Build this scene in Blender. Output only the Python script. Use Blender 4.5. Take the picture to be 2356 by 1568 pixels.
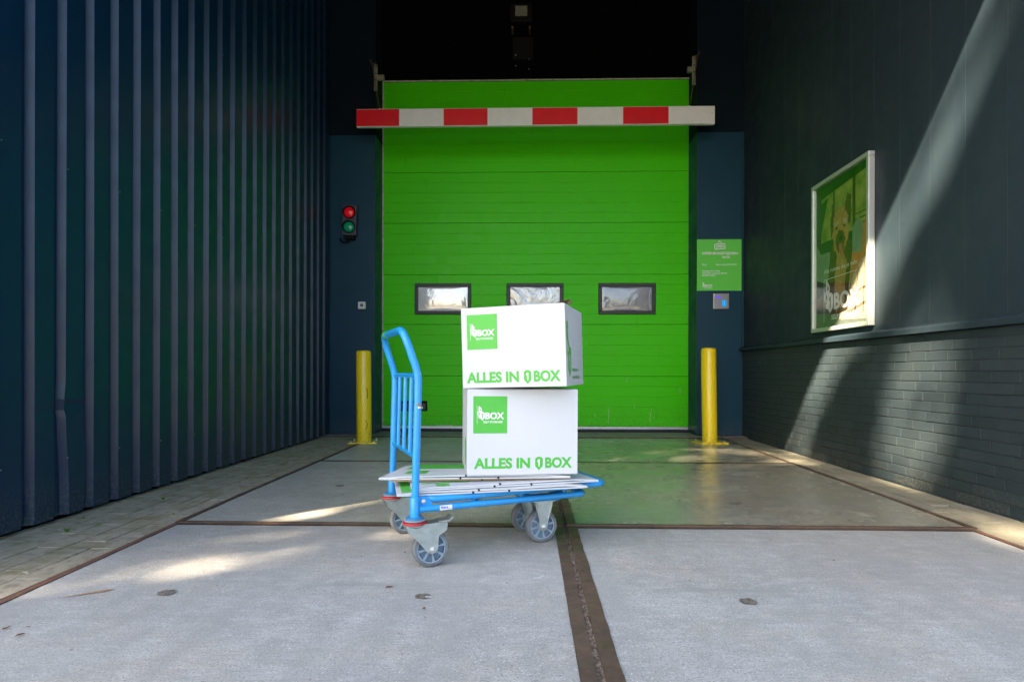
import bpy, bmesh, math, random
from mathutils import Vector, Matrix
for o in list(bpy.data.objects): bpy.data.objects.remove(o)
scene = bpy.context.scene
COL = scene.collection
R = math.radians
rnd = random.Random(7)

# ------------------------------------------------------------------ camera
PHI = math.atan(37/1400)
cd = bpy.data.cameras.new("camera"); cam = bpy.data.objects.new("camera", cd); COL.objects.link(cam)
cd.sensor_width = 36; cd.lens = 36*1400/2356; cd.shift_y = 72/2356
cd.clip_start = 0.05; cd.clip_end = 2000
cam.location = (0, 0, 0.8)
cam.rotation_euler = (R(90), -0.002, PHI)
scene.camera = cam
cd.dof.use_dof = True; cd.dof.focus_distance = 2.7; cd.dof.aperture_fstop = 22

# ------------------------------------------------------------------ sky, sun, exposure
SUN = Vector((1, 1.09, -1.17)).normalized()          # direction the light travels
elev = math.asin(-SUN.z); azim = math.atan2(-SUN.x, -SUN.y)   # towards the sun
w = bpy.data.worlds.new("World"); scene.world = w; w.use_nodes = True
nt = w.node_tree; bg = nt.nodes['Background']
sky = nt.nodes.new('ShaderNodeTexSky'); sky.sky_type = 'NISHITA'; sky.sun_disc = False
sky.sun_elevation = elev; sky.sun_rotation = azim
nt.links.new(sky.outputs[0], bg.inputs[0]); sky.ozone_density = .8; sky.dust_density = 2.5; bg.inputs[1].default_value = 0.055
sl = bpy.data.lights.new("sun", 'SUN'); so = bpy.data.objects.new("sun", sl); COL.objects.link(so)
sl.energy = 5.0; sl.angle = R(0.9); sl.color = (1.0, 0.80, 0.56)
so.rotation_euler = SUN.to_track_quat('-Z', 'Y').to_euler(); so.location = (-8, -9, 12)
scene.view_settings.view_transform = 'Standard'; scene.view_settings.look = 'None'
scene.view_settings.exposure = 3.15; scene.view_settings.gamma = 1
scene.render.engine = 'CYCLES'
scene.cycles.max_bounces = 8; scene.cycles.diffuse_bounces = 5; scene.cycles.glossy_bounces = 4
scene.cycles.transparent_max_bounces = 12

# ------------------------------------------------------------------ materials
def srgb(r, g, b):
    f = lambda c: (c/255/12.92) if c/255 <= .04045 else ((c/255+.055)/1.055)**2.4
    return (f(r), f(g), f(b))
MATS = {}
def pbr(name, col, rough=.5, metal=0., spec=.5, n=(), bump=(), coat=0., rvar=None, world=False, emit=None):
    """n: list of (scale, amount, colour2, stretch) noise layers mixed over col; bump: (scale, strength, dist)"""
    m = bpy.data.materials.new(name); m.use_nodes = True; t = m.node_tree; N = t.nodes; L = t.links
    p = N['Principled BSDF']
    p.inputs['Roughness'].default_value = rough; p.inputs['Metallic'].default_value = metal
    p.inputs['Specular IOR Level'].default_value = spec; p.inputs['Coat Weight'].default_value = coat
    p.inputs['Coat Roughness'].default_value = .15
    p.inputs['Base Color'].default_value = (*col, 1)
    if world:
        g = N.new('ShaderNodeNewGeometry'); src = g.outputs['Position']
    else:
        g = N.new('ShaderNodeTexCoord'); src = g.outputs['Object']
    def noise(scale, stretch=(1, 1, 1), det=5, ro=.6):
        mp = N.new('ShaderNodeMapping'); L.new(src, mp.inputs[0]); mp.inputs['Scale'].default_value = stretch
        q = N.new('ShaderNodeTexNoise'); q.inputs['Scale'].default_value = scale
        q.inputs['Detail'].default_value = det; q.inputs['Roughness'].default_value = ro
        L.new(mp.outputs[0], q.inputs[0]); return q.outputs[0]
    def ramp(v, a, b, x=0., y=1.):
        r = N.new('ShaderNodeMapRange'); L.new(v, r.inputs[0])
        r.inputs[1].default_value = a; r.inputs[2].default_value = b
        r.inputs[3].default_value = x; r.inputs[4].default_value = y; return r.outputs[0]
    cur = None
    for lay in n:
        sc, am, c2 = lay[0], lay[1], lay[2]
        st = lay[3] if len(lay) > 3 else (1, 1, 1); lo, hi = lay[4] if len(lay) > 4 else (.35, .65)
        f = ramp(noise(sc, st), lo, hi, 0, am)
        mx = N.new('ShaderNodeMix'); mx.data_type = 'RGBA'
        L.new(f, mx.inputs[0])
        if cur is None: mx.inputs[6].default_value = (*col, 1)
        else: L.new(cur, mx.inputs[6])
        mx.inputs[7].default_value = (*c2, 1); cur = mx.outputs[2]
    if cur is not None: L.new(cur, p.inputs['Base Color'])
    prev = None
    for b in bump:
        bn = N.new('ShaderNodeBump'); bn.inputs['Strength'].default_value = b[1]; bn.inputs['Distance'].default_value = b[2]
        L.new(noise(b[0], b[3] if len(b) > 3 else (1, 1, 1)), bn.inputs['Height'])
        if prev: L.new(prev, bn.inputs['Normal'])
        prev = bn.outputs[0]
    if prev: L.new(prev, p.inputs['Normal'])
    if rvar: L.new(ramp(noise(rvar[0], rvar[3] if len(rvar) > 3 else (1, 1, 1)), .35, .65, rvar[1], rvar[2]), p.inputs['Roughness'])
    if emit:
        p.inputs['Emission Color'].default_value = (*emit[0], 1); p.inputs['Emission Strength'].default_value = emit[1]
    MATS[name] = m; return m

NAVY = (.005, .042, .076)
M = {}
M['navy'] = pbr('navy_paint', (.005, .046, .082), .45, 0, .3, n=[(3, .5, (.006, .055, .094)), (40, .35, (.004, .038, .068))], bump=[(7, .12, .004), (90, .05, .001)], rvar=(5, .38, .52))
M['navy_sheet'] = pbr('navy_profiled_sheet', (.0018, .022, .058), .36, 0, .5, n=[(2, .6, (.0026, .028, .070)), (60, .25, (.02, .05, .075), (1, 1, .12), (.6, .8)), (220, .8, (.16, .2, .22), (1, 1, .25), (.75, .8))], bump=[(3, .15, .004, (1, 1, .25))], rvar=(6, .28, .40))
def splash(m, h, col):
    t = m.node_tree; N = t.nodes; L = t.links; p = N['Principled BSDF']; src = p.inputs['Base Color'].links[0].from_socket
    g = N.new('ShaderNodeNewGeometry'); sp = N.new('ShaderNodeSeparateXYZ'); L.new(g.outputs['Position'], sp.inputs[0])
    mr = N.new('ShaderNodeMapRange'); mr.inputs[1].default_value = 0; mr.inputs[2].default_value = h; mr.inputs[3].default_value = .75; mr.inputs[4].default_value = 0; L.new(sp.outputs[2], mr.inputs[0])
    nz = N.new('ShaderNodeTexNoise'); nz.inputs['Scale'].default_value = 55; nz.inputs['Detail'].default_value = 6; L.new(g.outputs['Position'], nz.inputs[0])
    r2 = N.new('ShaderNodeMapRange'); r2.inputs[1].default_value = .45; r2.inputs[2].default_value = .68; L.new(nz.outputs[0], r2.inputs[0])
    mu = N.new('ShaderNodeMath'); mu.operation = 'MULTIPLY'; L.new(mr.outputs[0], mu.inputs[0]); L.new(r2.outputs[0], mu.inputs[1])
    mx = N.new('ShaderNodeMix'); mx.data_type = 'RGBA'; L.new(mu.outputs[0], mx.inputs[0]); L.new(src, mx.inputs[6]); mx.inputs[7].default_value = (*col, 1); L.new(mx.outputs[2], p.inputs['Base Color'])
splash(M['navy_sheet'], .28, (.10, .11, .09)); splash(M['navy'], .25, (.10, .11, .09))
M['wall_clad'] = pbr('weathered_navy_cladding', (.027, .044, .058), .5, 0, .15, n=[(2.5, .7, (.019, .034, .050), (1, 1, .4)), (30, .4, (.040, .052, .058), (1, 1, .2), (.5, .75)), (160, .7, (.2, .22, .22), (1, 1, .3), (.76, .82))], bump=[(4, .1, .003), (120, .05, .001)], rvar=(5, .4, .6), world=True)
def brickmat(nm, k): return pbr(nm, (.031*k, .046*k, .058*k), .55, 0, .25, n=[(3, .6, (.018, .034, .048)), (1.1, .5, (.04, .05, .055)), (45, .4, (.050, .062, .068), (1, 1, 1), (.5, .75)), (130, .8, (.22, .24, .24), (1, 1, 1), (.74, .8))], bump=[(60, .4, .004), (220, .25, .0015)], world=True)
M['brick'] = brickmat('painted_brick', 1.); M['brick2'] = brickmat('painted_brick_worn', 1.14); M['brick3'] = brickmat('painted_brick_dark', .86)
M['mortar'] = pbr('painted_mortar', (.02, .034, .044), .7, n=[(30, .6, (.035, .05, .06))], bump=[(90, .5, .004)], world=True)
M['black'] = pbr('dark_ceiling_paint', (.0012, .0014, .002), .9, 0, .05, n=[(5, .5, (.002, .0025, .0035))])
M['navy_shaded'] = pbr('shaded_navy_paint', (.0022, .010, .018), .7, 0, .15, n=[(3, .5, (.0016, .007, .013))])  # pillar navy darkened: the fading light near the roof is put into the colour
M['door'] = pbr('green_door_paint', (.070, .66, .003), .42, 0, .15, n=[(1.2, .35, (.062, .60, .003)), (20, .3, (.085, .68, .008), (1, 1, 3), (.5, .75)), (9, .55, (.04, .42, .004), (3, 1, .35), (.62, .75))], bump=[(3, .08, .01), (160, .08, .0006, (.3, 1, 3))], rvar=(6, .3, .45))
M['groove'] = pbr('door_groove', (.02, .17, .004), .5, n=[(12, .4, (.03, .22, .005))])
M['seal'] = pbr('pale_door_seal', (.48, .47, .43), .7, n=[(14, .8, (.22, .22, .2), (1, 1, 1), (.45, .7))])
M['alu'] = pbr('pale_aluminium', (.62, .65, .70), .38, .55, n=[(25, .6, (.4, .42, .45), (1, 1, 1), (.5, .7))], rvar=(30, .3, .5))
M['rubber'] = pbr('black_rubber', (.010, .013, .018), .45, n=[(40, .6, (.03, .035, .04))])
M['yellow'] = pbr('yellow_paint', (.95, .72, .012), .28, n=[(4, .4, (.88, .65, .010)), (30, .4, (.62, .42, .02), (1, 1, .3), (.66, .78))], coat=.3, bump=[(30, .05, .002)])
M['mark'] = pbr('dark_scuff', (.16, .11, .01), .6, n=[(60, .5, (.3, .2, .02))])
M['whitescuff'] = pbr('white_scuff', (.42, .62, .30), .6, n=[(90, .8, (.15, .5, .08))])
M['red'] = pbr('red_reflective_film', (.78, .003, .012), .35, n=[(8, .3, (.5, .003, .01)), (60, .3, (.7, .02, .03))])
M['white'] = pbr('white_reflective_film', (.78, .82, .82), .4, n=[(9, .5, (.68, .72, .71)), (40, .3, (.42, .46, .4), (1, 1, .3), (.6, .75))])
M['zinc'] = pbr('zinc_plate', (.52, .60, .60), .26, .9, n=[(30, .6, (.34, .42, .43)), (120, .4, (.74, .78, .78))], bump=[(60, .1, .001)], rvar=(40, .28, .5))
M['zincbolt'] = pbr('zinc_bolt', (.7, .72, .72), .3, .8, n=[(60, .5, (.4, .42, .42))])
M['blue'] = pbr('blue_powder_coat', (.018, .33, .80), .30, n=[(6, .35, (.014, .27, .70)), (50, .35, (.04, .38, .82), (1, 1, 1), (.5, .7)), (60, .9, (.30, .42, .52), (1, 1, 1), (.66, .70)), (45, .9, (.06, .05, .05), (1, 1, 1), (.71, .73))], bump=[(140, .06, .0006)], coat=.25)
M['blueplastic'] = pbr('blue_flange', (.03, .22, .48), .35, n=[(30, .4, (.08, .25, .42))])
M['greyhub'] = pbr('grey_wheel_hub', (.27, .37, .47), .42, n=[(25, .5, (.20, .29, .38)), (90, .4, (.34, .42, .5), (1, 1, 1), (.55, .75))])
M['web'] = pbr('grey_wheel_web', (.15, .22, .30), .5, n=[(25, .5, (.11, .17, .23))])
M['tyre'] = pbr('grey_rubber_tyre', (.17, .19, .21), .6, n=[(20, .7, (.09, .095, .10)), (110, .5, (.24, .25, .25), (1, 1, 1), (.55, .7))], bump=[(140, .12, .001)])
M['redring'] = pbr('red_ring', (.55, .02, .02), .4, n=[(40, .4, (.4, .02, .02))])
M['greyring'] = pbr('grey_ring', (.24, .30, .36), .45, n=[(40, .4, (.18, .22, .27))])
M['card'] = pbr('white_coated_cardboard', (.62, .66, .71), .48, n=[(2.5, .4, (.57, .61, .66)), (60, .25, (.55, .58, .63), (1, 1, 4))], bump=[(90, .05, .0008, (.15, .15, 3)), (3, .15, .006)])
M['kraft'] = pbr('raw_cardboard', (.30, .20, .11), .8, n=[(30, .5, (.22, .14, .08)), (200, .5, (.40, .28, .17), (1, 1, 6))])
M['green_ink'] = pbr('green_ink', (.075, .47, .055), .45, n=[(60, .25, (.095, .52, .075)), (3, .2, (.06, .42, .045))])
M['green_sign'] = pbr('green_sign_film', (.15, .70, .095), .45, 0, .25, n=[(4, .3, (.135, .65, .085))])
M['white_ink'] = pbr('white_ink', (.80, .84, .86), .5, n=[(60, .2, (.7, .75, .78))])
M['hole'] = pbr('dark_slot', (.008, .006, .005), .9, n=[(50, .5, (.02, .014, .01))])
M['rust'] = pbr('rusted_steel', (.150, .095, .066), .58, .2, n=[(7, .8, (.070, .055, .045)), (40, .6, (.20, .115, .07), (1, 1, 1), (.5, .7)), (160, .6, (.2, .15, .12), (1, 1, 1), (.66, .76))], bump=[(90, .4, .002), (20, .2, .003)], rvar=(12, .38, .75), world=True)
M['rustred'] = pbr('red_rust_steel', (.20, .095, .065), .75, n=[(9, .8, (.11, .065, .05)), (50, .6, (.30, .14, .09), (1, 1, 1), (.5, .7))], bump=[(90, .5, .003)], world=True)
M['grit'] = pbr('joint_grit', (.16, .12, .09), .9, n=[(90, .9, (.50, .42, .34), (1, 1, 1), (.46, .58)), (180, .7, (.03, .02, .015), (1, 1, 1), (.5, .65))], bump=[(130, 1, .006)], world=True)
M['paver'] = pbr('mossy_paver', (.42, .38, .29), .85, n=[(6, .75, (.22, .21, .09), (1, 1, 1), (.46, .66)), (20, .6, (.20, .18, .13), (1, 1, 1), (.5, .64)), (150, .7, (.46, .45, .40), (1, 1, 1), (.58, .7)), (230, .6, (.05, .05, .04), (1, 1, 1), (.58, .7))], bump=[(60, .6, .004), (200, .5, .002)], world=True)
M['paver_clean'] = pbr('grey_paver', (.34, .32, .25), .8, n=[(5, .8, (.20, .20, .13)), (60, .5, (.22, .21, .19)), (170, .6, (.5, .48, .44), (1, 1, 1), (.6, .7))], bump=[(60, .5, .003), (200, .4, .0015)], world=True)
M['soil'] = pbr('joint_soil', (.05, .045, .03), .95, n=[(14, .9, (.05, .075, .02), (1, 1, 1), (.4, .6)), (120, .8, (.12, .10, .07))], bump=[(120, .8, .006)], world=True)
def concrete(name, base, rough, stain, gloss=.5):
    return pbr(name, base, rough[0], 0, gloss,
        n=[(.9, .8, tuple(c*.68 for c in base), (1, 1, 1), (.36, .64)), (1.6, .8, stain, (1, 1.4, 1), (.46, .74)),
           (5.5, .65, tuple(c*.64 for c in base), (1.5, 1, 1), (.42, .66)), (14, .45, tuple(min(1, c*1.25) for c in base), (.7, 1.3, 1), (.48, .68)),
           (45, .6, tuple(c*.70 for c in base), (.30, 1.8, 1), (.46, .66)), (95, .45, tuple(c*.64 for c in base), (1, 1, 1), (.48, .62)), (170, .8, tuple(c*.42 for c in base), (1, 1, 1), (.54, .62)), (140, .75, tuple(min(1, c*1.7) for c in base), (1.3, 1, 1), (.61, .66)),
           (110, .95, (.05, .045, .04), (1, 1, 1), (.68, .70)), (34, .8, (.17, .12, .08), (1, 1, 1), (.69, .72)), (2.3, .8, tuple(c*.62 for c in base), (.25, 3, 1), (.60, .72)), (1.1, .6, tuple(c*.66 for c in base), (3.2, .3, 1), (.50, .66))],
        bump=[(5, .06, .01), (40, .18, .003, (.4, 1.6, 1)), (220, .45, .0014)], rvar=(2.2, rough[0], rough[1]), world=True)
M['conc_front'] = concrete('brushed_concrete', (.55, .555, .54), (.58, .80), (.52, .45, .36))
M['conc_mid'] = concrete('worn_concrete', (.62, .62, .56), (.40, .58), (.30, .26, .20))
M['conc_gloss'] = concrete('polished_concrete', (.46, .44, .35), (.12, .34), (.42, .29, .15), 1.)
M['conc_rear'] = concrete('polished_rear_concrete', (.46, .45, .37), (.12, .34), (.40, .28, .15), 1.)
M['sill'] = pbr('sill_concrete', (.25, .25, .22), .75, n=[(12, .7, (.16, .17, .14)), (120, .5, (.4, .4, .36))], bump=[(90, .3, .002)], world=True)
M['oil'] = pbr('round_filled_hole', (.24, .22, .18), .85, n=[(60, .9, (.10, .085, .07), (1, 1, 1), (.4, .55)), (120, .6, (.35, .33, .3), (1, 1, 1), (.55, .65))], bump=[(90, .9, .004)])
M['leafdry'] = pbr('dry_leaf', (.20, .09, .035), .7, n=[(90, .7, (.09, .04, .02))])
M['weed'] = pbr('weed_green', (.07, .17, .03), .6, n=[(60, .5, (.12, .24, .04))])
M['dropping'] = pbr('pale_spot', (.6, .6, .56), .8, n=[(80, .6, (.4, .4, .35))])
M['foliage'] = pbr('tree_foliage', (.05, .11, .025), .55, n=[(3, .7, (.08, .15, .03)), (1, .5, (.035, .08, .02))])
M['bark'] = pbr('tree_bark', (.10, .075, .05), .9, n=[(8, .8, (.05, .04, .03), (1, 1, .2))], bump=[(20, .8, .03, (1, 1, .2))])
M['asphalt'] = pbr('yard_paving', (.15, .148, .14), .85, n=[(1, .5, (.12, .12, .115)), (90, .6, (.22, .215, .20), (1, 1, 1), (.5, .7))], bump=[(140, .7, .004)], world=True)
M['grass'] = pbr('lawn', (.05, .10, .022), .9, n=[(2, .7, (.09, .12, .03)), (60, .5, (.03, .07, .015))], world=True)
M['frame'] = pbr('poster_frame_aluminium', (.52, .56, .54), .30, .5, n=[(20, .4, (.52, .55, .55))], rvar=(20, .28, .42))
M['darkplastic'] = pbr('dark_plastic', (.060, .068, .080), .5, n=[(40, .5, (.04, .045, .055))])
M['blackplastic'] = pbr('black_plastic', (.004, .004, .005), .7, 0, .15, n=[(40, .5, (.012, .012, .014))])
M['redlens'] = pbr('red_lens', (.50, .004, .010), .12, coat=.6, n=[(120, .3, (.62, .01, .02))], emit=((1, .01, .02), .02))
M['greenlens'] = pbr('green_lens', (.004, .16, .075), .12, coat=.6, n=[(120, .3, (.01, .22, .10))], emit=((.0, .55, .25), .01))
M['whiteplastic'] = pbr('white_plastic', (.74, .78, .78), .35, n=[(30, .3, (.66, .7, .7))])
M['chain'] = pbr('old_chain', (.13, .105, .06), .55, .6, n=[(60, .8, (.05, .04, .03)), (90, .5, (.25, .2, .1))])
M['strut'] = pbr('galvanised_strut', (.22, .23, .18), .6, .1, n=[(30, .7, (.12, .13, .09))])
M['display'] = pbr('blue_display', (.05, .03, .4), .3, n=[(60, .3, (.08, .05, .5))], emit=((.16, .08, .85), .10))
M['cyan'] = pbr('cyan_reader', (.01, .36, .85), .3, n=[(60, .3, (.02, .4, .9))], emit=((.0, .35, .95), .05))
M['keysteel'] = pbr('brushed_steel', (.40, .40, .38), .38, .7, n=[(60, .5, (.28, .28, .27), (1, 1, 12))])
M['keys'] = pbr('keypad_keys', (.36, .36, .62), .4, n=[(80, .4, (.28, .28, .5))])
def glassmat(name, tint, rough, alpha):
    m = bpy.data.materials.new(name); m.use_nodes = True; t = m.node_tree; N = t.nodes; L = t.links
    N.remove(N['Principled BSDF']); out = N['Material Output']
    tr = N.new('ShaderNodeBsdfTransparent'); gl = N.new('ShaderNodeBsdfGlossy'); fr = N.new('ShaderNodeLayerWeight'); mx = N.new('ShaderNodeMixShader')
    tr.inputs[0].default_value = (*tint, 1); gl.inputs['Roughness'].default_value = rough; fr.inputs[0].default_value = .5; pw = N.new('ShaderNodeMath'); pw.operation = 'POWER'; pw.inputs[1].default_value = 4.; ma = N.new('ShaderNodeMath'); ma.operation = 'MULTIPLY_ADD'; ma.inputs[1].default_value = .7; ma.inputs[2].default_value = .04; L.new(fr.outputs['Facing'], pw.inputs[0]); L.new(pw.outputs[0], ma.inputs[0])
    nz = N.new('ShaderNodeTexNoise'); nz.inputs['Scale'].default_value = 3; bp = N.new('ShaderNodeBump'); bp.inputs['Strength'].default_value = alpha; bp.inputs['Distance'].default_value = .01
    L.new(nz.outputs[0], bp.inputs['Height']); L.new(bp.outputs[0], gl.inputs['Normal'])
    L.new(ma.outputs[0], mx.inputs[0]); L.new(tr.outputs[0], mx.inputs[1]); L.new(gl.outputs[0], mx.inputs[2]); L.new(mx.outputs[0], out.inputs[0])
    return m
M['glass'] = glassmat('clear_glass', (.95, .97, .95), .02, .05)
# wavy acrylic of the door windows; reflected tones are painted into the base colour
def acrylic(name, base, wave, seed, ior=2.3):
    m = bpy.data.materials.new(name); m.use_nodes = True; t = m.node_tree; N = t.nodes; L = t.links; p = N['Principled BSDF']
    p.inputs['Roughness'].default_value = .06; p.inputs['IOR'].default_value = ior
    tc = N.new('ShaderNodeTexCoord'); mp = N.new('ShaderNodeMapping'); L.new(tc.outputs['Object'], mp.inputs[0]); mp.inputs['Location'].default_value = (seed, seed*2, 0)
    nz = N.new('ShaderNodeTexNoise'); nz.inputs['Scale'].default_value = 3.2; nz.inputs['Detail'].default_value = 3; nz.inputs['Distortion'].default_value = 2.2
    L.new(mp.outputs[0], nz.inputs[0]); bp = N.new('ShaderNodeBump'); bp.inputs['Strength'].default_value = wave; bp.inputs['Distance'].default_value = .05
    L.new(nz.outputs[0], bp.inputs['Height']); L.new(bp.outputs[0], p.inputs['Normal'])
    n2 = N.new('ShaderNodeTexNoise'); n2.inputs['Scale'].default_value = 2.6; n2.inputs['Detail'].default_value = 4; L.new(mp.outputs[0], n2.inputs[0])
    r = N.new('ShaderNodeMapRange'); r.inputs[1].default_value = .42; r.inputs[2].default_value = .58; L.new(n2.outputs[0], r.inputs[0])
    mx = N.new('ShaderNodeMix'); mx.data_type = 'RGBA'; L.new(r.outputs[0], mx.inputs[0])
    mx.inputs[6].default_value = (*base[0], 1); mx.inputs[7].default_value = (*base[1], 1); L.new(mx.outputs[2], p.inputs['Base Color'])
    return m
M['pane_white'] = acrylic('sky_toned_acrylic_pane', ((.88, .88, .85), (.70, .72, .70)), .07, 1.3, 3.0)
M['pane_wavy'] = acrylic('wavy_acrylic_pane', ((.22, .28, .32), (.66, .70, .72)), .5, 4.1, 2.4)
M['pane_blue'] = acrylic('blue_grey_reflection_acrylic_pane', ((.16, .21, .29), (.32, .34, .38)), .10, 7.7, 2.0)

splash(M['door'], .5, (.10, .22, .05)); splash(M['brick'], .2, (.12, .12, .09)); splash(M['yellow'], .2, (.22, .18, .06))
# ------------------------------------------------------------------ mesh helpers
class MB:
    def __init__(s): s.v = []; s.f = []; s.m = []; s.mats = []
    def mi(s, mat):
        if mat not in s.mats: s.mats.append(mat)
        return s.mats.index(mat)
    def add(s, vs, fs, mat):
        o = len(s.v); s.v += [tuple(x) for x in vs]; k = s.mi(mat)
        s.f += [tuple(i+o for i in f) for f in fs]; s.m += [k]*len(fs)
    def box(s, x0, x1, y0, y1, z0, z1, mat, T=None):
        vs = [Vector((x, y, z)) for z in (z0, z1) for y in (y0, y1) for x in (x0, x1)]
        if T: vs = [T @ q for q in vs]
        s.add(vs, [(0, 2, 3, 1), (4, 5, 7, 6), (0, 1, 5, 4), (2, 6, 7, 3), (0, 4, 6, 2), (1, 3, 7, 5)], mat)
    def cbox(s, x0, x1, y0, y1, z0, z1, c, mat, T=None):
        """box with chamfered edges"""
        b = bmesh.new(); bmesh.ops.create_cube(b, size=1)
        for q in b.verts: q.co = Vector(((x0+x1)/2+q.co.x*(x1-x0), (y0+y1)/2+q.co.y*(y1-y0), (z0+z1)/2+q.co.z*(z1-z0)))
        bmesh.ops.bevel(b, geom=b.edges[:], offset=c, segments=2, affect='EDGES', profile=.6)
        b.verts.index_update()
        s.add([T @ q.co if T else q.co.copy() for q in b.verts], [tuple(q.index for q in f.verts) for f in b.faces], mat); b.free()
    def tube(s, pts, r, mat, seg=14, closed=False, cap=True, T=None):
        pts = [Vector(p) for p in pts]; n = len(pts); rings = []; up = None
        for i, p in enumerate(pts):
            a = pts[(i-1) % n] if (i or closed) else p; b = pts[(i+1) % n] if (i < n-1 or closed) else p
            t = (b-a).normalized()
            if up is None: up = t.orthogonal().normalized()
            up = (up - t*up.dot(t)).normalized(); sd = t.cross(up)
            rr = r[i] if isinstance(r, (list, tuple)) else r
            rings.append([p+(up*math.cos(k*2*math.pi/seg)+sd*math.sin(k*2*math.pi/seg))*rr for k in range(seg)])
        vs = [q for g in rings for q in g]; fs = []
        for i in range(n if closed else n-1):
            j = (i+1) % n
            for k in range(seg):
                l = (k+1) % seg; fs.append((i*seg+k, i*seg+l, j*seg+l, j*seg+k))
        if cap and not closed: fs += [tuple(range(seg))[::-1], tuple((n-1)*seg+k for k in range(seg))]
        if T: vs = [T @ q for q in vs]
        s.add(vs, fs, mat)
    def lathe(s, prof, mat, seg=24, T=None):
        """prof: (r, z) list; revolved about z"""
        vs = []; fs = []
        for r, z in prof:
            for k in range(seg): a = k*2*math.pi/seg; vs.append(Vector((r*math.cos(a), r*math.sin(a), z)))
        for i in range(len(prof)-1):
            for k in range(seg):
                l = (k+1) % seg; fs.append((i*seg+k, i*seg+l, (i+1)*seg+l, (i+1)*seg+k))
        fs += [tuple(range(seg))[::-1], tuple((len(prof)-1)*seg+k for k in range(seg))]
        if T: vs = [T @ q for q in vs]
        s.add(vs, fs, mat)
    def prism(s, poly, h0, h1, mat, T=None):
        """2D poly in local xy extruded from z=h0 to h1"""
        n = len(poly); vs = [Vector((x, y, h)) for h in (h0, h1) for x, y in poly]
        if T: vs = [T @ q for q in vs]
        fs = [tuple(range(n))[::-1], tuple(range(n, 2*n))]+[(i, (i+1) % n, n+(i+1) % n, n+i) for i in range(n)]
        s.add(vs, fs, mat)
    def poly(s, poly, h, mat, T=None):
        vs = [Vector((x, y, h)) for x, y in poly]
        if T: vs = [T @ q for q in vs]
        s.add(vs, [tuple(range(len(poly)))], mat)
    def build(s, name, parent=None, smooth=False, loc=None, bevel=0, angle=None):
        me = bpy.data.meshes.new(name)
        vs = [Vector(q) for q in s.v]
        if loc is not None: lv = Vector(loc); vs = [q-lv for q in vs]
        me.from_pydata([tuple(q) for q in vs], [], s.f)
        for m in s.mats: me.materials.append(m)
        me.polygons.foreach_set('material_index', s.m)
        b = bmesh.new(); b.from_mesh(me); bmesh.ops.recalc_face_normals(b, faces=b.faces[:]) if not getattr(s, 'keepn', False) else None
        b.to_mesh(me); b.free()
        if smooth:
            me.polygons.foreach_set('use_smooth', [True]*len(me.polygons))
            me.set_sharp_from_angle(angle=R(angle or 40))
        o = bpy.data.objects.new(name, me); COL.objects.link(o)
        if loc is not None: o.location = loc
        if parent is not None: o.parent = parent
        if bevel:
            bv = o.modifiers.new('bevel', 'BEVEL'); bv.width = bevel; bv.segments = 2; bv.limit_method = 'ANGLE'
        me.update(); return o

def tag(o, label=None, cat=None, group=None, kind=None):
    if label: o['label'] = label
    if cat: o['category'] = cat
    if group: o['group'] = group
    if kind: o['kind'] = kind
    return o
def empty(name, loc, label, cat, group=None, rot=(0, 0, 0)):
    o = bpy.data.objects.new(name, None); COL.objects.link(o); o.location = loc; o.rotation_euler = rot
    return tag(o, label, cat, group)
def frame(o, ex, ey, ez=None):
    ex = Vector(ex).normalized(); ey = Vector(ey).normalized(); ez = ex.cross(ey) if ez is None else Vector(ez)
    m = Matrix((ex, ey, ez)).transposed().to_4x4(); m.translation = Vector(o); return m
TXT = {}
def text_mesh(txt, bold=0.02, shear=0.):
    k = (txt, bold, shear)
    if k in TXT: return TXT[k]
    c = bpy.data.curves.new('t', 'FONT'); c.body = txt; c.size = 1; c.offset = bold; c.resolution_u = 4; c.shear = shear
    o = bpy.data.objects.new('t', c); COL.objects.link(o)
    dg = bpy.context.evaluated_depsgraph_get(); me = bpy.data.meshes.new_from_object(o.evaluated_get(dg))
    vs = [q.co.copy() for q in me.vertices]; fs = [tuple(p.vertices) for p in me.polygons]
    bpy.data.objects.remove(o); bpy.data.curves.remove(c); bpy.data.meshes.remove(me)
    x0 = min(q.x for q in vs); x1 = max(q.x for q in vs); y0 = min(q.y for q in vs); y1 = max(q.y for q in vs)
    vs = [Vector(((q.x-x0)/(x1-x0), (q.y-y0)/(y1-y0), 0)) for q in vs]
    TXT[k] = (vs, fs); return TXT[k]
def put_text(mb, txt, x0, y0, x1, y1, h, mat, T, bold=.02, shear=0.):
    vs, fs = text_mesh(txt, bold, shear)
    mb.add([T @ Vector((x0+q.x*(x1-x0), y0+q.y*(y1-y0), h)) for q in vs], fs, mat)
def shield(mb, cx, cy, wd, ht, h, mat, one, T, mat_h=.0003):
    def sp(px, py): return (cx+(px-.5)*wd, cy+(py-.5)*ht)
    mb.poly([sp(*p) for p in ((.5, 1), (.78, .94), (1, .86), (1, .36), (.94, .25), (.5, 0), (.06, .25), (0, .36), (0, .86), (.22, .94))], h, mat, T)
    mb.poly([sp(*p) for p in ((.44, .80), (.60, .80), (.60, .26), (.44, .26), (.44, .62), (.30, .57), (.30, .68))], h+mat_h, one, T)
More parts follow.
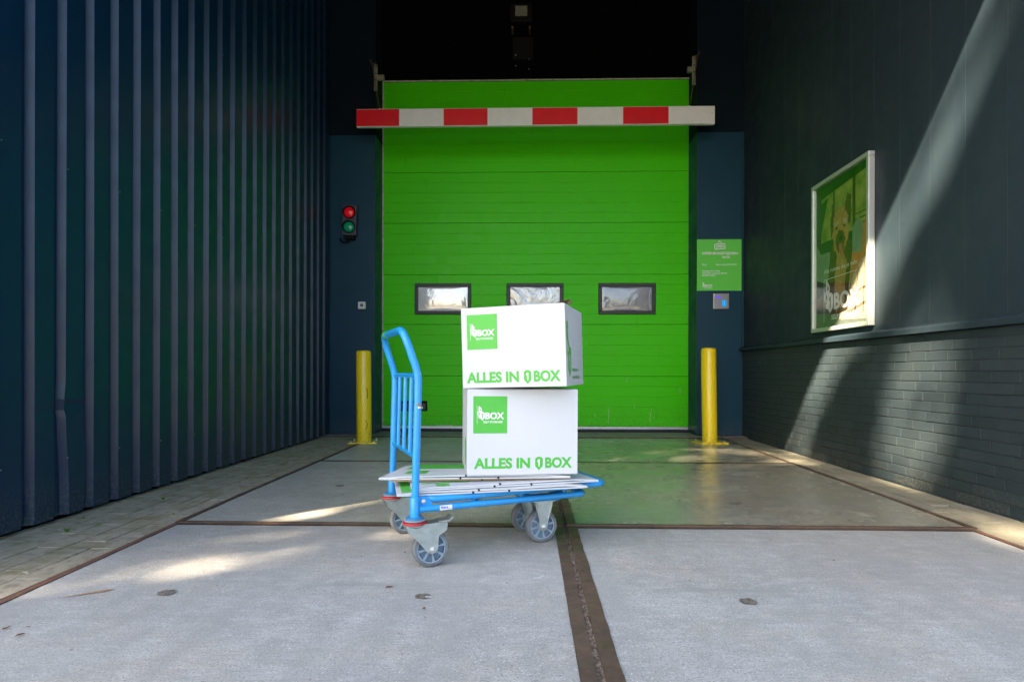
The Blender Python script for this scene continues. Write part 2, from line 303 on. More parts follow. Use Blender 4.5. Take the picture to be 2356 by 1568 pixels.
def emblem(mb, ox, oy, s, h, fg, bgm, T, words=True):
    """emblem of width s: lance line, crouching figure, shield and words"""
    q = lambda x, y: (ox+x*s, oy+y*s)
    def pl(pts, m, dh=0): mb.poly([q(*p) for p in pts], h+dh, m, T)
    pl(((.0, .0), (.012, .0), (.012, .66), (.0, .66)), fg)
    pl(((.075, .66), (.095, .64), (.13, .60), (.17, .56), (.185, .50), (.17, .44), (.19, .40), (.16, .37), (.10, .38), (.07, .44), (.055, .52), (.06, .60)), fg)
    pl(((.10, .53), (.14, .54), (.15, .49), (.11, .47)), bgm, .0003)
    pl(((.03, .47), (.06, .44), (.05, .38), (.10, .34), (.115, .20), (.06, .21), (.05, .28), (.02, .34), (.015, .42)), fg)
    pl(((.05, .36), (.075, .37), (.085, .27), (.06, .28)), bgm, .0003)
    shield(mb, ox+.195*s, oy+.285*s, .175*s, .32*s, h, fg, bgm, T)
    if words:
        put_text(mb, 'BOX', ox+.305*s, oy+.17*s, ox+s, oy+.42*s, h, fg, T, .035)
        put_text(mb, 'SELF STORAGE', ox+.23*s, oy+.03*s, ox+.94*s, oy+.105*s, h, fg, T, .025)
def arc_corner(p, a, b, r, n=6):
    """points rounding the corner p between a and b"""
    p, a, b = Vector(p), Vector(a), Vector(b); u = (a-p).normalized(); v = (b-p).normalized()
    ang = u.angle(v); d = min(r/math.tan(ang/2), (a-p).length*.49, (b-p).length*.49)
    s, e = p+u*d, p+v*d; out = []
    for i in range(n+1):
        t = i/n; out.append(s*(1-t)**2+p*2*t*(1-t)+e*t*t)
    return out
def path(pts, r, closed=False, n=7):
    out = []; m = len(pts)
    for i in range(m):
        if not closed and i in (0, m-1): out.append(Vector(pts[i])); continue
        out += arc_corner(pts[i], pts[i-1], pts[(i+1) % m], r, n)
    return out

XL, XR, YB, YD, YF = -2.509, 2.672, 7.66, 8.04, 2.1     # left crest plane, right wall, back wall, door, wall fronts
ROOF = 6.2

# ================================================================== ground
g = MB(); g.add([(-60, -60, -.06), (60, -60, -.06), (60, 60, -.06), (-60, 60, -.06)], [(0, 1, 2, 3)], M['asphalt'])
tag(g.build('ground'), kind='structure')
g = MB(); g.add([(-2.75, .2, -.030), (2.9, .2, -.013), (2.9, 8.2, -.013), (-2.75, 8.2, -.013)], [(0, 1, 2, 3)], M['soil'])
tag(g.build('soil_bed'), kind='structure')
g = MB()
nx, ny = 60, 200
gx = [-1.95+i*(2.10/20) for i in range(21)]+[.165+i*.06/18 for i in range(19)]+[.26+i*2.1/20 for i in range(21)]
nx = len(gx)-1
g.add([(gx[i], .3+j*7.3/200, (-.005 if 20 < i < 40 else -.014)+rnd.uniform(-.005, .003)) for j in range(ny+1) for i in range(nx+1)],
      [(j*(nx+1)+i, j*(nx+1)+i+1, (j+1)*(nx+1)+i+1, (j+1)*(nx+1)+i) for j in range(ny) for i in range(nx)], M['grit'])
tag(g.build('joint_grit'), kind='structure')

def plate(x0, x1, y0, y1, mat, dz, eye, edges=(.05, .05, .03, .03), matl=None, matr=None):
    """concrete plate in a steel angle frame; edges = widths left, right, front, back; x0/x1 may be (front, back) pairs"""
    if not isinstance(x0, tuple): x0 = (x0, x0)
    if not isinstance(x1, tuple): x1 = (x1, x1)
    root = empty('floor_slab', ((x0[0]+x1[0])/2, (y0+y1)/2, 0), None, None); tag(root, kind='structure')
    L0 = Vector(root.location)
    l, r, f, b = edges
    c = MB(); n, mrows = 14, 14
    def P(u, v, inn=True):
        yy = y0+(f if inn else 0)+v*((y1-(b if inn else 0))-(y0+(f if inn else 0)))
        t = (yy-y0)/(y1-y0); xa = x0[0]+(x0[1]-x0[0])*t+(l if inn else 0); xb = x1[0]+(x1[1]-x1[0])*t-(r if inn else 0)
        return xa+(xb-xa)*u, yy
    vs = []
    for j in range(mrows+1):
        for i in range(n+1):
            x, y = P(i/n, j/mrows); vs.append((x, y, dz+.0015*math.sin(x*3.1+y)*math.cos(y*2.3)-.001))
    c.add(vs, [(j*(n+1)+i, j*(n+1)+i+1, (j+1)*(n+1)+i+1, (j+1)*(n+1)+i) for j in range(mrows) for i in range(n)], mat)
    c.build('concrete_panel', root, True, L0).location = (0, 0, 0)
    def strip(pa, pb, pc, pd, m):       # outer a-b, inner d-c; a real angle iron: flat top and a face going down
        s = MB(); N_ = 40
        top = []; inn = []
        for k in range(N_+1):
            t = k/N_; o_ = Vector(pa).lerp(Vector(pb), t); i_ = Vector(pd).lerp(Vector(pc), t)
            j1 = rnd.uniform(-.0008, .0008); j2 = rnd.uniform(-.0022, .0022)
            dirn = (i_-o_).normalized()
            top.append(o_+dirn*j1); inn.append(i_+dirn*j2)
        vs = [(*q[:2], dz+.0025) for q in top]+[(*q[:2], dz+.0022) for q in inn]+[(*q[:2], -.05) for q in top]
        n1 = N_+1
        s.add(vs, [(k, k+1, n1+k+1, n1+k) for k in range(N_)]+[(k, k+1, 2*n1+k+1, 2*n1+k) for k in range(N_)], m)
        s.build('steel_edge', root, False, L0).location = (0, 0, 0)
    A = (x0[0], y0, 0); B = (x1[0], y0, 0); C_ = (x1[1], y1, 0); D = (x0[1], y1, 0)
    a, b_, c_, d = [(*P(*q), 0) for q in ((0, 0), (1, 0), (1, 1), (0, 1))]
    strip(A, B, b_, a, M['rust']); strip(D, C_, c_, d, M['rust'])
    strip(A, D, d, a, matl or M['rust']); strip(B, C_, c_, b_, matr or M['rust'])
    if eye:
        e = MB(); N_ = 22
        e.poly([(eye[0]+.030*math.cos(k*2*math.pi/N_)*(1+.1*math.sin(3*k)), eye[1]+.030*math.sin(k*2*math.pi/N_)*(1+.14*math.sin(5*k))) for k in range(N_)], dz+.002, M['oil'])
        e.build('lifting_hole', root, False, L0).location = (0, 0, 0)
    return root
xa = (-1.825, -1.87)
plate((-1.80, -1.868), .1835, .55, 3.165, M['conc_front'], 0, (-1.307, 2.169), (.030, .046, .022, .022), M['rustred'])
plate(.2035, (2.24, 2.29), .55, 3.165, M['conc_front'], 0, (.772, 2.150), (.050, .03, .022, .022), None, M['rustred'])
plate((-1.868, -1.89), .1835, 3.177, 5.41, M['conc_mid'], .004, (-1.314, 4.222), (.034, .046, .024, .022), M['rust'])
plate(.2035, (2.30, 2.345), 3.177, 5.41, M['conc_gloss'], .007, (1.265, 3.743), (.050, .034, .022, .022))
plate((-1.89, -1.915), .1835, 5.424, 7.46, M['conc_mid'], .002, None, (.034, .046, .022, .03), M['rust'])
plate(.2035, (2.345, 2.38), 5.424, 7.46, M['conc_rear'], .003, None, (.050, .034, .022, .03))
# a third filled hole on the front left plate as in the photo
e = MB(); e.poly([(-.374+.028*math.cos(k*.285)*(1+.1*math.sin(3*k)), 2.163+.026*math.sin(k*.285)*(1+.14*math.sin(5*k))) for k in range(22)], .0022, M['oil'])
e.build('lifting_hole', bpy.data.objects['floor_slab'], False).matrix_parent_inverse = Matrix.Translation(-Vector(bpy.data.objects['floor_slab'].location))
def stain(pts, mat, nm, z=.0016):
    e = MB(); e.poly(pts, z, mat); r_ = bpy.data.objects['floor_slab']; e.build(nm, r_, False).matrix_parent_inverse = Matrix.Translation(-Vector(r_.location))
stain([(-1.66, 2.10), (-1.60, 2.135), (-1.535, 2.175), (-1.52, 2.20), (-1.535, 2.20), (-1.58, 2.165), (-1.63, 2.125)], pbr('orange_rust_stain', (.42, .22, .09), .8, n=[(60, .7, (.5, .4, .3), (1, 1, 1), (.45, .6))]), 'rust_stain')
stain([(-.365, 2.150), (-.340, 2.148), (-.338, 2.156), (-.362, 2.158)], M['white_ink'], 'paint_fleck', .003)
stain([(.02, 2.36), (.045, 2.37), (.066, 2.40), (.062, 2.402), (.043, 2.374), (.02, 2.364)], M['white_ink'], 'chalk_scratch', .0016)
stain([(-.53, 2.245), (-.505, 2.25), (-.50, 2.26), (-.525, 2.262)], M['leafdry'], 'brown_stain', .0016)
# sill at the door
s = MB(); s.box(-2.6, 2.75, 7.50, 8.3, -.05, .016, M['sill']); s.box(-2.6, 2.75, 7.468, 7.498, -.05, .012, M['rust'])
tag(s.build('door_threshold'), kind='structure')

# pavers: one strip per side, real blocks
def pavers(name, x0f, x1f, y0, y1, rows, mat, seed, ln=.21, light=None):
    r = random.Random(seed); b = MB()
    for i in range(rows):
        y = y0-r.uniform(0, ln)
        while y < y1:
            L_ = ln*r.uniform(.96, 1.04)
            ya, yb = y, min(y+L_-.006, y1)
            xa_, xb_ = x0f((ya+yb)/2), x1f((ya+yb)/2); wd = (xb_-xa_)/rows
            xs = xa_+i*wd+.003; xe = xs+wd-.007
            if yb-ya > .04:
                T = Matrix.Translation(((xs+xe)/2, (ya+yb)/2, 0)) @ Matrix.Rotation(r.gauss(0, .014), 4, 'Y') @ Matrix.Rotation(r.gauss(0, .0015), 4, 'X') @ Matrix.Rotation(r.gauss(0, .006), 4, 'Z')
                z = r.gauss(-.003, .0012)
                b.cbox(-(xe-xs)/2, (xe-xs)/2, -(yb-ya)/2, (yb-ya)/2, -.05, z, .0010, (light if light and i == 0 else mat), T)
            y += L_
    return tag(b.build(name), kind='structure')
pavers('paving', lambda y: XL-.12, lambda y: -1.80-.04*min(1, max(0, (y-.5)/2.6))-.045*max(0, (y-3)/4.4)-.03, .4, 7.46, 6, M['paver'], 3)
pavers('paving_strip', lambda y: 2.255+.05*min(1, max(0, (y-.55)/2.6))+.045*max(0, (y-3)/2.4)*.9+.006, lambda y: XR, .4, 7.46, 3, M['paver_clean'], 5, light=M['paver_clean'])

# ================================================================== left wall: profiled sheet
root = empty('profiled_metal_wall', (XL, 5, 0), 'dark navy profiled metal wall with vertical ribs on the left', 'wall')
def dent(x, y, z):
    # dents in the second and third ribs from the front
    dx = 0
    for cy, cz, sy, sz, a in ((3.10, .60, .07, .014, -.010), (3.30, .615, .05, .014, -.010), (3.245, .60, .030, .020, -.012), (3.30, .27, .06, .012, -.010), (3.31, .42, .05, .12, -.007), (3.32, .66, .05, .03, .006)):
        dx += a*math.exp(-((y-cy)/sy)**2-((z-cz)/sz)**2)
    sm = min(1, max(0, (.62-z)/.5)); sm = sm*sm*(3-2*sm)
    dy = .026*sm*math.exp(-((y-3.235)/.035)**4) + .020*math.exp(-((y-3.375)/.03)**4)*math.exp(-((z-.30)/.22)**2) - .010*math.exp(-((y-3.235)/.035)**4)*math.exp(-((z-.66)/.05)**2)
    return dx, dy
m = MB(); prof = []; P_ = .2105; d_ = .036
k0 = 3.24 - P_*6
y = k0
while y < 7.62:
    prof += [(d_, y-.022), (0, y), (0, y+.064), (0, y+.128), (d_, y+.140), (d_, y+.165)]
    y += P_
prof = [(d, yy) for d, yy in prof if YF+.02 <= yy <= 7.60]
zs = [.02+i*.03 for i in range(44)]+[1.5, 2.2, 3, 4, 5, ROOF]
vs = []
for z in zs:
    for d, yy in prof:
        dx, dy = dent(0, yy, z); vs.append((XL-d+dx+.0015*math.sin(z*1.3+yy*9), yy+dy, z))
n = len(prof)
m.add(vs, [(j*n+i, j*n+i+1, (j+1)*n+i+1, (j+1)*n+i) for j in range(len(zs)-1) for i in range(n-1)], M['navy_sheet'])
m.build('sheet', root, True, (XL, 5, 0), angle=12).location = (0, 0, 0)
m = MB(); m.box(-2.9, XL-d_-.012, YF, 8.3, -.05, ROOF, M['black']); m.build('backing_wall', root, False, (XL, 5, 0)).location = (0, 0, 0)
m = MB(); m.box(XL-.10, XL+.004, YF-.03, YF+.015, 0, 4.95, M['navy']); m.build('corner_trim', root, False, (XL, 5, 0)).location = (0, 0, 0)
m = MB()
yy = k0
while yy < 7.5:                 # small screws in the valleys' crests
    for z in (.33, 1.9, 3.4):
        m.lathe([(.004, 0), (.004, .002)], M['zinc'], 8, frame((XL, yy+.012, z), (0, 1, 0), (0, 0, 1)))
    yy += P_*2
m.build('screw', root, False, (XL, 5, 0)).location = (0, 0, 0)
root.children[-1]['kind'] = 'stuff'

# ================================================================== right wall: cladding, ledge, bricks
root = empty('brick_and_panel_wall', (XR, 5, 0), 'dark wall on the right, navy painted brick below a ledge and smooth panels above', 'wall')
XP = XR+.016
m = MB(); yj = [3.817-.332*k for k in range(6)][::-1]+[4.146, 4.479, 4.81, 5.14, 5.47, 5.80, 6.13, 6.46, 6.79, 7.12, 7.45]
yj = sorted(yj); ys = [YF]+[q for q in yj if q > YF+.05]+[YB+.1]
for a, b in zip(ys, ys[1:]):
    m.cbox(XP, XP+.04, a+.0012, b-.0012, 1.05, ROOF, .0022, M['wall_clad'])
m.box(XP+.012, XP+.3, YF, 8.3, 1.0, ROOF, M['mortar'])
m.build('cladding', root, False, (XR, 5, 0)).location = (0, 0, 0)
m = MB()                         # sheet metal ledge: sloped top, drip nose
T = Matrix(((0, 0, 0, 0),)*4)
prof = [(XP-.001, 1.128), (XR-.042, 1.110), (XR-.046, 1.104), (XR-.046, 1.070), (XR-.040, 1.066), (XR-.030, 1.070), (XR-.012, 1.074), (XR+.02, 1.074), (XR+.02, 1.128)]
for a, b in ((YF, 4.1), (4.104, 6.62), (6.624, YB-.002)):
    nn = len(prof); vs = [(x, a, z) for x, z in prof]+[(x, b, z) for x, z in prof]
    m.add(vs, [tuple(range(nn)), tuple(range(2*nn-1, nn-1, -1))]+[(i, (i+1) % nn, nn+(i+1) % nn, nn+i) for i in range(nn)], M['wall_clad'])
m.build('ledge', root, False, (XR, 5, 0)).location = (0, 0, 0)
m = MB(); r = random.Random(11)
ch, ln = .0672, .212
for i in range(17):
    z0 = -.06+i*ch; z1 = min(z0+ch-.005, 1.066)
    if z1-z0 < .02: continue
    y = YF+.004-(ln/2 if i % 2 else 0)-.03*(i % 3)
    while y < YB+.2:
        ya, yb = max(y, YF+.004), y+ln-.004
        if yb > ya+.02:
            off = r.gauss(0, .0012); T = Matrix.Translation((XR+off, (ya+yb)/2, (z0+z1)/2)) @ Matrix.Rotation(r.gauss(0, .004), 4, 'X') @ Matrix.Rotation(r.gauss(0, .006), 4, 'Z')
            h = (z1-z0)/2*r.uniform(.97, 1.0)
            b = [(-.0, -1, -1), (0, 1, -1), (0, 1, 1), (0, -1, 1)]
            c = .0028; W = (yb-ya)/2
            vs = [T @ Vector((x, yy, zz)) for x, yy, zz in ((.0, -W+c, -h+c), (0, W-c, -h+c), (0, W-c, h-c), (0, -W+c, h-c), (.0016, -W, -h), (.0016, W, -h), (.0016, W, h), (.0016, -W, h), (.03, -W, -h), (.03, W, -h), (.03, W, h), (.03, -W, h))]
            fs = [(0, 1, 2, 3)]+[(k, (k+1) % 4, 4+(k+1) % 4, 4+k) for k in range(4)]+[(4+k, 4+(k+1) % 4, 8+(k+1) % 4, 8+k) for k in range(4)]
            m.add(vs, fs, M[r.choice(('brick', 'brick', 'brick2', 'brick3'))])
        y += ln
m.build('brickwork', root, False, (XR, 5, 0)).location = (0, 0, 0)
m = MB(); m.box(XR+.0045, XR+.25, YF+.002, 8.28, -.06, 1.06, M['mortar']); m.build('mortar_joints', root, False, (XR, 5, 0)).location = (0, 0, 0)

# ================================================================== rear wall, roof, facade
root = empty('rear_wall', (0, YB, 0), 'dark navy end wall with two pillars around the green door', 'wall')
def part(mb, name, root, **k):
    o = mb.build(name, root, k.get('smooth', False), root.location, bevel=k.get('bevel', 0), angle=k.get('angle')); o.location = (0, 0, 0)
    if 'label' in k: o['label'] = k['label']
    return o
m = MB(); m.box(-2.66, -1.94, YB, 8.35, .018, 3.80, M['navy']); part(m, 'pillar', root, bevel=.004)
m = MB(); m.box(2.105, XP+.2, YB, 8.35, .018, 3.80, M['navy']); part(m, 'pillar', root, bevel=.004)
m = MB(); m.box(-2.66, -1.94, YB+.01, 8.35, 3.802, ROOF, M['navy_shaded']); part(m, 'upper_pillar', root)  # same pillar, top part coloured darker to stand in for shade
m = MB(); m.box(2.105, XP+.2, YB+.01, 8.35, 3.802, ROOF, M['navy_shaded']); part(m, 'upper_pillar', root)
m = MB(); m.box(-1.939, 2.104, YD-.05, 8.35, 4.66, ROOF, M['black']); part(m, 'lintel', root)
for a, b in ((-2.505, -1.936), (2.101, XR-.004)):
    m = MB(); m.box(a, b, YB-.007, YB-.001, .022, .075, M['navy']); part(m, 'skirting', root, bevel=.002)
m = MB(); m.box(XR-.016, XR-.001, YB-.022, YB-.001, 1.13, 3.80, M['navy']); part(m, 'corner_trim', root)
m = MB(); m.box(-4, 4, YF-.05, 8.6, ROOF, ROOF+.3, M['black'])
m.box(XL-.3, XR+.3, YF-.05, YF+.10, 4.74, ROOF, M['navy'])
root = m.build('canopy_roof'); tag(root, 'black roof slab over the loading bay, above the green door', 'roof')
for nm, a, b, lab in (('front_facade', -9, -2.9, 'navy outer wall running left of the loading bay opening'), ('front_facade', XR+.27, 9, 'navy outer wall running right of the loading bay opening')):
    m = MB(); m.box(a, b, YF-.03, YF+.25, -.06, 6.9, M['navy']); tag(m.build(nm), lab, 'wall')

# ================================================================== sectional door
DX0, DX1, DZ1 = -1.936, 2.101, 4.645
root = empty('sectional_door', (0, YD, 0), 'tall bright green sectional overhead door with three windows', 'door')
secs = [.088, .751, 1.433, 2.091, 2.773, 3.443, 4.08, DZ1]
for a, b in zip(secs, secs[1:]):
    pr = [(YD+.03, a+.0005), (YD+.008, a+.001), (YD, a+.005)]
    nn = max(1, round((b-a)/.1345))
    for k in range(1, nn):
        z = a+(b-a)*k/nn; pr += [(YD, z-.005), (YD+.0022, z-.0015), (YD+.0022, z+.0015), (YD, z+.005)]
    pr += [(YD, b-.005), (YD+.008, b-.001), (YD+.03, b-.0005)]
    m = MB(); xs = [DX0+(DX1-DX0)*i/16 for i in range(17)]
    vs = [(x, y+.0012*math.sin(x*2.3+a*5), z) for x in xs for y, z in pr]; n = len(pr)
    m.add(vs, [(i*n+j, (i+1)*n+j, (i+1)*n+j+1, i*n+j+1) for i in range(16) for j in range(n-1)], M['door'])
    part(m, 'door_panel', root, smooth=True, angle=15)
m = MB(); m.box(DX0, DX1, YD+.02, YD+.05, .05, DZ1, M['groove']); part(m, 'panel_core', root)
m = MB(); m.box(DX0, DX1, YD-.006, YD+.018, .062, .087, M['alu']); m.box(DX0, DX1, YD-.012, YD-.005, .056, .066, M['alu']); part(m, 'bottom_rail', root, bevel=.002)
m = MB(); m.tube([(DX0, YD+.004, .038), (DX1, YD+.004, .038)], .0215, M['rubber'], 12); part(m, 'rubber_seal', root, smooth=True)
m = MB(); vs = []; N_ = 90
for k in range(N_+1):
    z = .05+k*(4.66-.05)/N_; j = rnd.uniform(-.004, .006); vs += [(DX0-.006, YD-.01, z), (DX0+.014+j, YD-.006, z)]
m.add(vs, [(2*k, 2*k+1, 2*k+3, 2*k+2) for k in range(N_)], M['seal']); m.box(DX0, DX1, YD-.02, YD-.006, 4.642, 4.658, M['seal'])
part(m, 'edge_seal', root)
for (a, b, pm) in ((-1.502, -.755, 'pane_white'), (-.284, .463, 'pane_wavy'), (.924, 1.670, 'pane_blue')):
    z0, z1 = 1.565, 1.972
    m = MB(); t = .045
    for q in ((a, b, z0, z0+t), (a, b, z1-t, z1), (a, a+t, z0+t, z1-t), (b-t, b, z0+t, z1-t)):
        m.box(q[0], q[1], YD-.028, YD+.01, q[2], q[3], M['rubber'])
    wf = part(m, 'window', root, bevel=.006)
    m = MB(); nx_, nz_ = 30, 16
    vs = []
    for j in range(nz_+1):
        for i in range(nx_+1):
            u, v = i/nx_, j/nz_; bul = (math.sin(math.pi*u)*math.sin(math.pi*v))**.5
            vs.append((a+t+(b-a-2*t)*u, YD-.004-.012*bul, z0+t+(z1-z0-2*t)*v))
    m.add(vs, [(j*(nx_+1)+i, j*(nx_+1)+i+1, (j+1)*(nx_+1)+i+1, (j+1)*(nx_+1)+i) for j in range(nz_) for i in range(nx_)], M[pm])
    o = m.build('pane', wf, True, root.location); o.location = (0, 0, 0)
m = MB(); hx0, hx1, hz0, hz1 = -1.702, -1.336, .285, .418
for q in ((hx0, hx1, hz0, hz0+.018), (hx0, hx1, hz1-.030, hz1), (hx0, hx0+.02, hz0+.018, hz1-.03), (hx1-.022, hx1, hz0+.018, hz1-.03)):
    m.box(q[0], q[1], YD-.010, YD+.01, q[2], q[3], M['blackplastic'])
m.box(hx0+.02, hx1-.022, YD-.002, YD+.008, hz0+.018, hz1-.03, M['darkplastic'])
part(m, 'door_handle', root, bevel=.003)
m = MB()
for pts, wd in ((((1.066, .335), (1.060, .21), (1.055, .13)), .010), (((1.39, .40), (1.40, .33)), .006), (((1.30, .75), (1.31, .71), (1.295, .68)), .010), (((1.62, .32), (1.61, .24), (1.60, .16)), .009),
                (((1.645, .22), (1.65, .20)), .012), (((-1.22, .098), (-1.08, .101), (-1.0, .098)), .012), (((-.93, .150), (-.925, .13), (-.93, .115)), .006), (((1.99, .60), (1.995, .52)), .012), (((.88, .26), (.885, .22)), .008), (((.52, .9), (.525, .87)), .006)):
    m = MB()
    for k in range(len(pts)-1):
        (xa_, za), (xb_, zb) = pts[k], pts[k+1]; dx, dz = xb_-xa_, zb-za; L_ = math.hypot(dx, dz); px, pz = -dz/L_*wd/2, dx/L_*wd/2
        m.add([(xa_-px*.6, YD-.0025, za-pz*.6), (xa_+px*.6, YD-.0025, za+pz*.6), (xb_+px, YD-.0025, zb+pz), (xb_-px, YD-.0025, zb-pz)], [(0, 1, 2, 3)], M['whitescuff'])
    part(m, 'scuff_mark', root)

# ================================================================== height bar, brackets, chains
BY = 7.25
root = empty('height_limit_bar', (.07, BY, 3.85), 'red and white striped height restriction bar hanging across the green door', 'barrier')
bx0, bx1, bz0, bz1 = -2.065, 2.200, 3.738, 3.950
stops = [(820-820)/825, (920-820)/825, (1023-820)/825, (1125-820)/825, (1228-820)/825, (1332-820)/825, (1436-820)/825, (1540-820)/825, 1]
m = MB(); m.cbox(bx0, bx1, BY, BY+.05, bz0, bz1, .004, M['white']); part(m, 'beam', root)
for k in range(8):
    a = bx0+(bx1-bx0)*stops[k]; b = bx0+(bx1-bx0)*stops[k+1]
    m = MB(); m.box(a+.001, b-.001, BY-.003, BY-.001, bz0+.006, bz1-.006, M['red' if k % 2 == 0 else 'white'])
    o = part(m, 'reflective_stripe', root); o['label'] = ('red' if k % 2 == 0 else 'white')+' stripe'
m = MB()
m.lathe([(.008, 0), (.008, .003)], M['zincbolt'], 10, frame((2.165, BY-.003, 3.86), (1, 0, 0), (0, 0, 1), (0, -1, 0)))
part(m, 'rivet', root)
for sx, x, nm in ((1, -1.845, 'left'), (-1, 1.965, 'right')):
    zt = 4.50 if sx > 0 else 4.555; zb = 4.19 if sx > 0 else 4.22
    root = empty('chain_bracket', (x, BY+.05, zb), 'galvanised bracket with a chain holding the %s end of the striped bar' % nm, 'bracket', 'brackets carrying the striped bar')
    m = MB(); m.box(x-.021, x+.021, BY+.045, BY+.05, zb, zt, M['strut'])
    for q in (.02, .10, .18): m.lathe([(.0085, 0), (.0085, .001)], M['hole'], 10, frame((x+.002, BY+.0445, zt-q), (1, 0, 0), (0, 0, 1), (0, -1, 0)))
    part(m, 'strut', root)
    m = MB(); m.box(min(x+.02*sx, x+.07*sx), max(x+.02*sx, x+.10*sx), BY+.05, BY+.09, zt-.175, zt-.115, M['strut']); part(m, 'arm', root)
    m = MB(); m.add([(x-.02, BY+.045, zt), (x+.02, BY+.045, zt), (x-.02-.05*sx, BY+.16, zt+.08), (x+.02-.05*sx, BY+.16, zt+.08)], [(0, 1, 3, 2)], M['strut']); part(m, 'top_plate', root)
    m = MB()
    pts = [Vector((x-.065*sx, BY+.03, zt+.06)), Vector((x-.03*sx, BY+.03, zt-.03)), Vector((x-.004*sx, BY+.035, zb+.08)), Vector((x+.012*sx, BY+.035, zb-.02)), Vector((x+.050*sx, BY+.06, bz1+.012))]
    tot = 0; segs = []
    for a, b in zip(pts, pts[1:]): segs.append((a, b, (b-a).length))
    k = 0
    for a, b, L_ in segs:
        nn = max(1, int(L_/.022))
        for i in range(nn):
            c = a.lerp(b, (i+.5)/nn); t = (b-a).normalized(); u = t.orthogonal().normalized(); v = t.cross(u)
            if k % 2: u, v = v, u
            m.tube([c+t*(.013*math.cos(q*math.pi/4))+u*(.007*math.sin(q*math.pi/4)) for q in range(8)], .0026, M['chain'], 6, closed=True); k += 1
    part(m, 'chain', root, smooth=True)
    m = MB(); e_ = pts[-1]
    m.tube([e_+Vector((.016*math.cos(q), 0, .004+.016*math.sin(q))) for q in [math.pi*k/8 for k in range(9)]], .003, M['zincbolt'], 8); part(m, 'shackle', root, smooth=True)

# ================================================================== floodlight and box over the door
yl = YD-.05
root = empty('floodlight', (-.095, yl, 5.23), 'small dark floodlight with a pale square glass, high above the green door', 'light')
sc = yl/7.689
zc = lambda z: .8+(z-.8)*sc
m = MB(); m.cbox(-.235*sc, .045*sc, yl-.16, yl-.07, zc(5.14), zc(5.36), .02, M['blackplastic']); part(m, 'housing', root)
m = MB(); m.box(-.168*sc, -.02*sc, yl-.166, yl-.163, zc(5.205), zc(5.33), M['strut']); part(m, 'lens', root)
for xq in (-.215, .0):
    m = MB(); m.box(xq*sc, (xq+.025)*sc, yl-.15, yl-.001, zc(5.06), zc(5.09), M['chain']); part(m, 'mounting_arm', root)
m = MB(); m.box(-.20*sc, .03*sc, yl-.13, yl-.10, zc(5.362), zc(5.372), M['chain']); part(m, 'visor', root)
root = empty('junction_box', (-.08, yl, 4.95), 'black box with four small screws below the floodlight', 'box')
m = MB(); m.cbox(-.21, .06, yl-.06, yl-.001, zc(4.72), zc(5.0), .008, M['blackplastic']); part(m, 'cover', root)
for x, z in ((-.17, 4.93), (.005, 4.87), (-.17, 4.79), (.005, 4.745)):
    m = MB(); m.lathe([(.008, 0), (.007, .004)], M['zincbolt'], 10, frame((x, yl-.061, z), (1, 0, 0), (0, 0, 1), (0, -1, 0))); part(m, 'screw', root)

# ================================================================== bollards
for x, y, h, lab, ang in ((-1.856, 6.85, 1.040, 'yellow steel bollard in front of the left pillar, under the traffic light', 0), (2.074, 7.00, 1.080, 'yellow steel bollard in front of the right pillar, under the keypad', .03)):
    root = empty('bollard', (x, y, .004), lab, 'bollard', 'bollards guarding the green door')
    m = MB(); r_ = .0835
    m.lathe([(r_, .012), (r_, h-.045), (r_*.985, h-.042), (r_*.985, h-.038), (r_, h-.035), (r_*.97, h-.018), (r_*.85, h-.006), (r_*.5, h), (0.001, h+.001)], M['yellow'], 40)
    o = m.build('post', root, True); o.rotation_euler = (0, R(.0), 0)
    if x < 0: o.rotation_euler = (0, R(-.45), 0)
    else: o.rotation_euler = (0, R(-.9), 0)
    m = MB(); m.cbox(-.16, .16, -.14, .14, -.004, .012, .003, M['yellow'], Matrix.Rotation(ang+.12, 4, 'Z')); m.build('base_plate', root)
    for sx in (-1, 1):
        for sy in (-1, 1):
            m = MB(); p = Matrix.Rotation(ang+.12, 4, 'Z') @ Vector((sx*.125, sy*.105, .012))
            m.lathe([(.016, 0), (.016, .003), (.011, .004), (.011, .012), (.006, .014), (.006, .022), (.001, .024)], M['zincbolt'], 6, Matrix.Translation(p)); m.build('anchor_bolt', root)
    if x < 0:
        for pts in (((.62, .045), (.56, .052), (.50, .050)), ((.26, .03), (.22, .05), (.17, .045), (.15, .03))):
            m = MB()
            for (za, xa_), (zb, xb_) in zip(pts, pts[1:]):
                f_ = lambda xx: -math.sqrt(r_*r_-xx*xx)-.0008
                m.add([(xa_, f_(xa_), za), (xa_+.007, f_(xa_+.007), za), (xb_+.007, f_(xb_+.007), zb), (xb_, f_(xb_), zb)], [(0, 1, 2, 3)], M['mark'])
            m.build('scuff_mark', root)

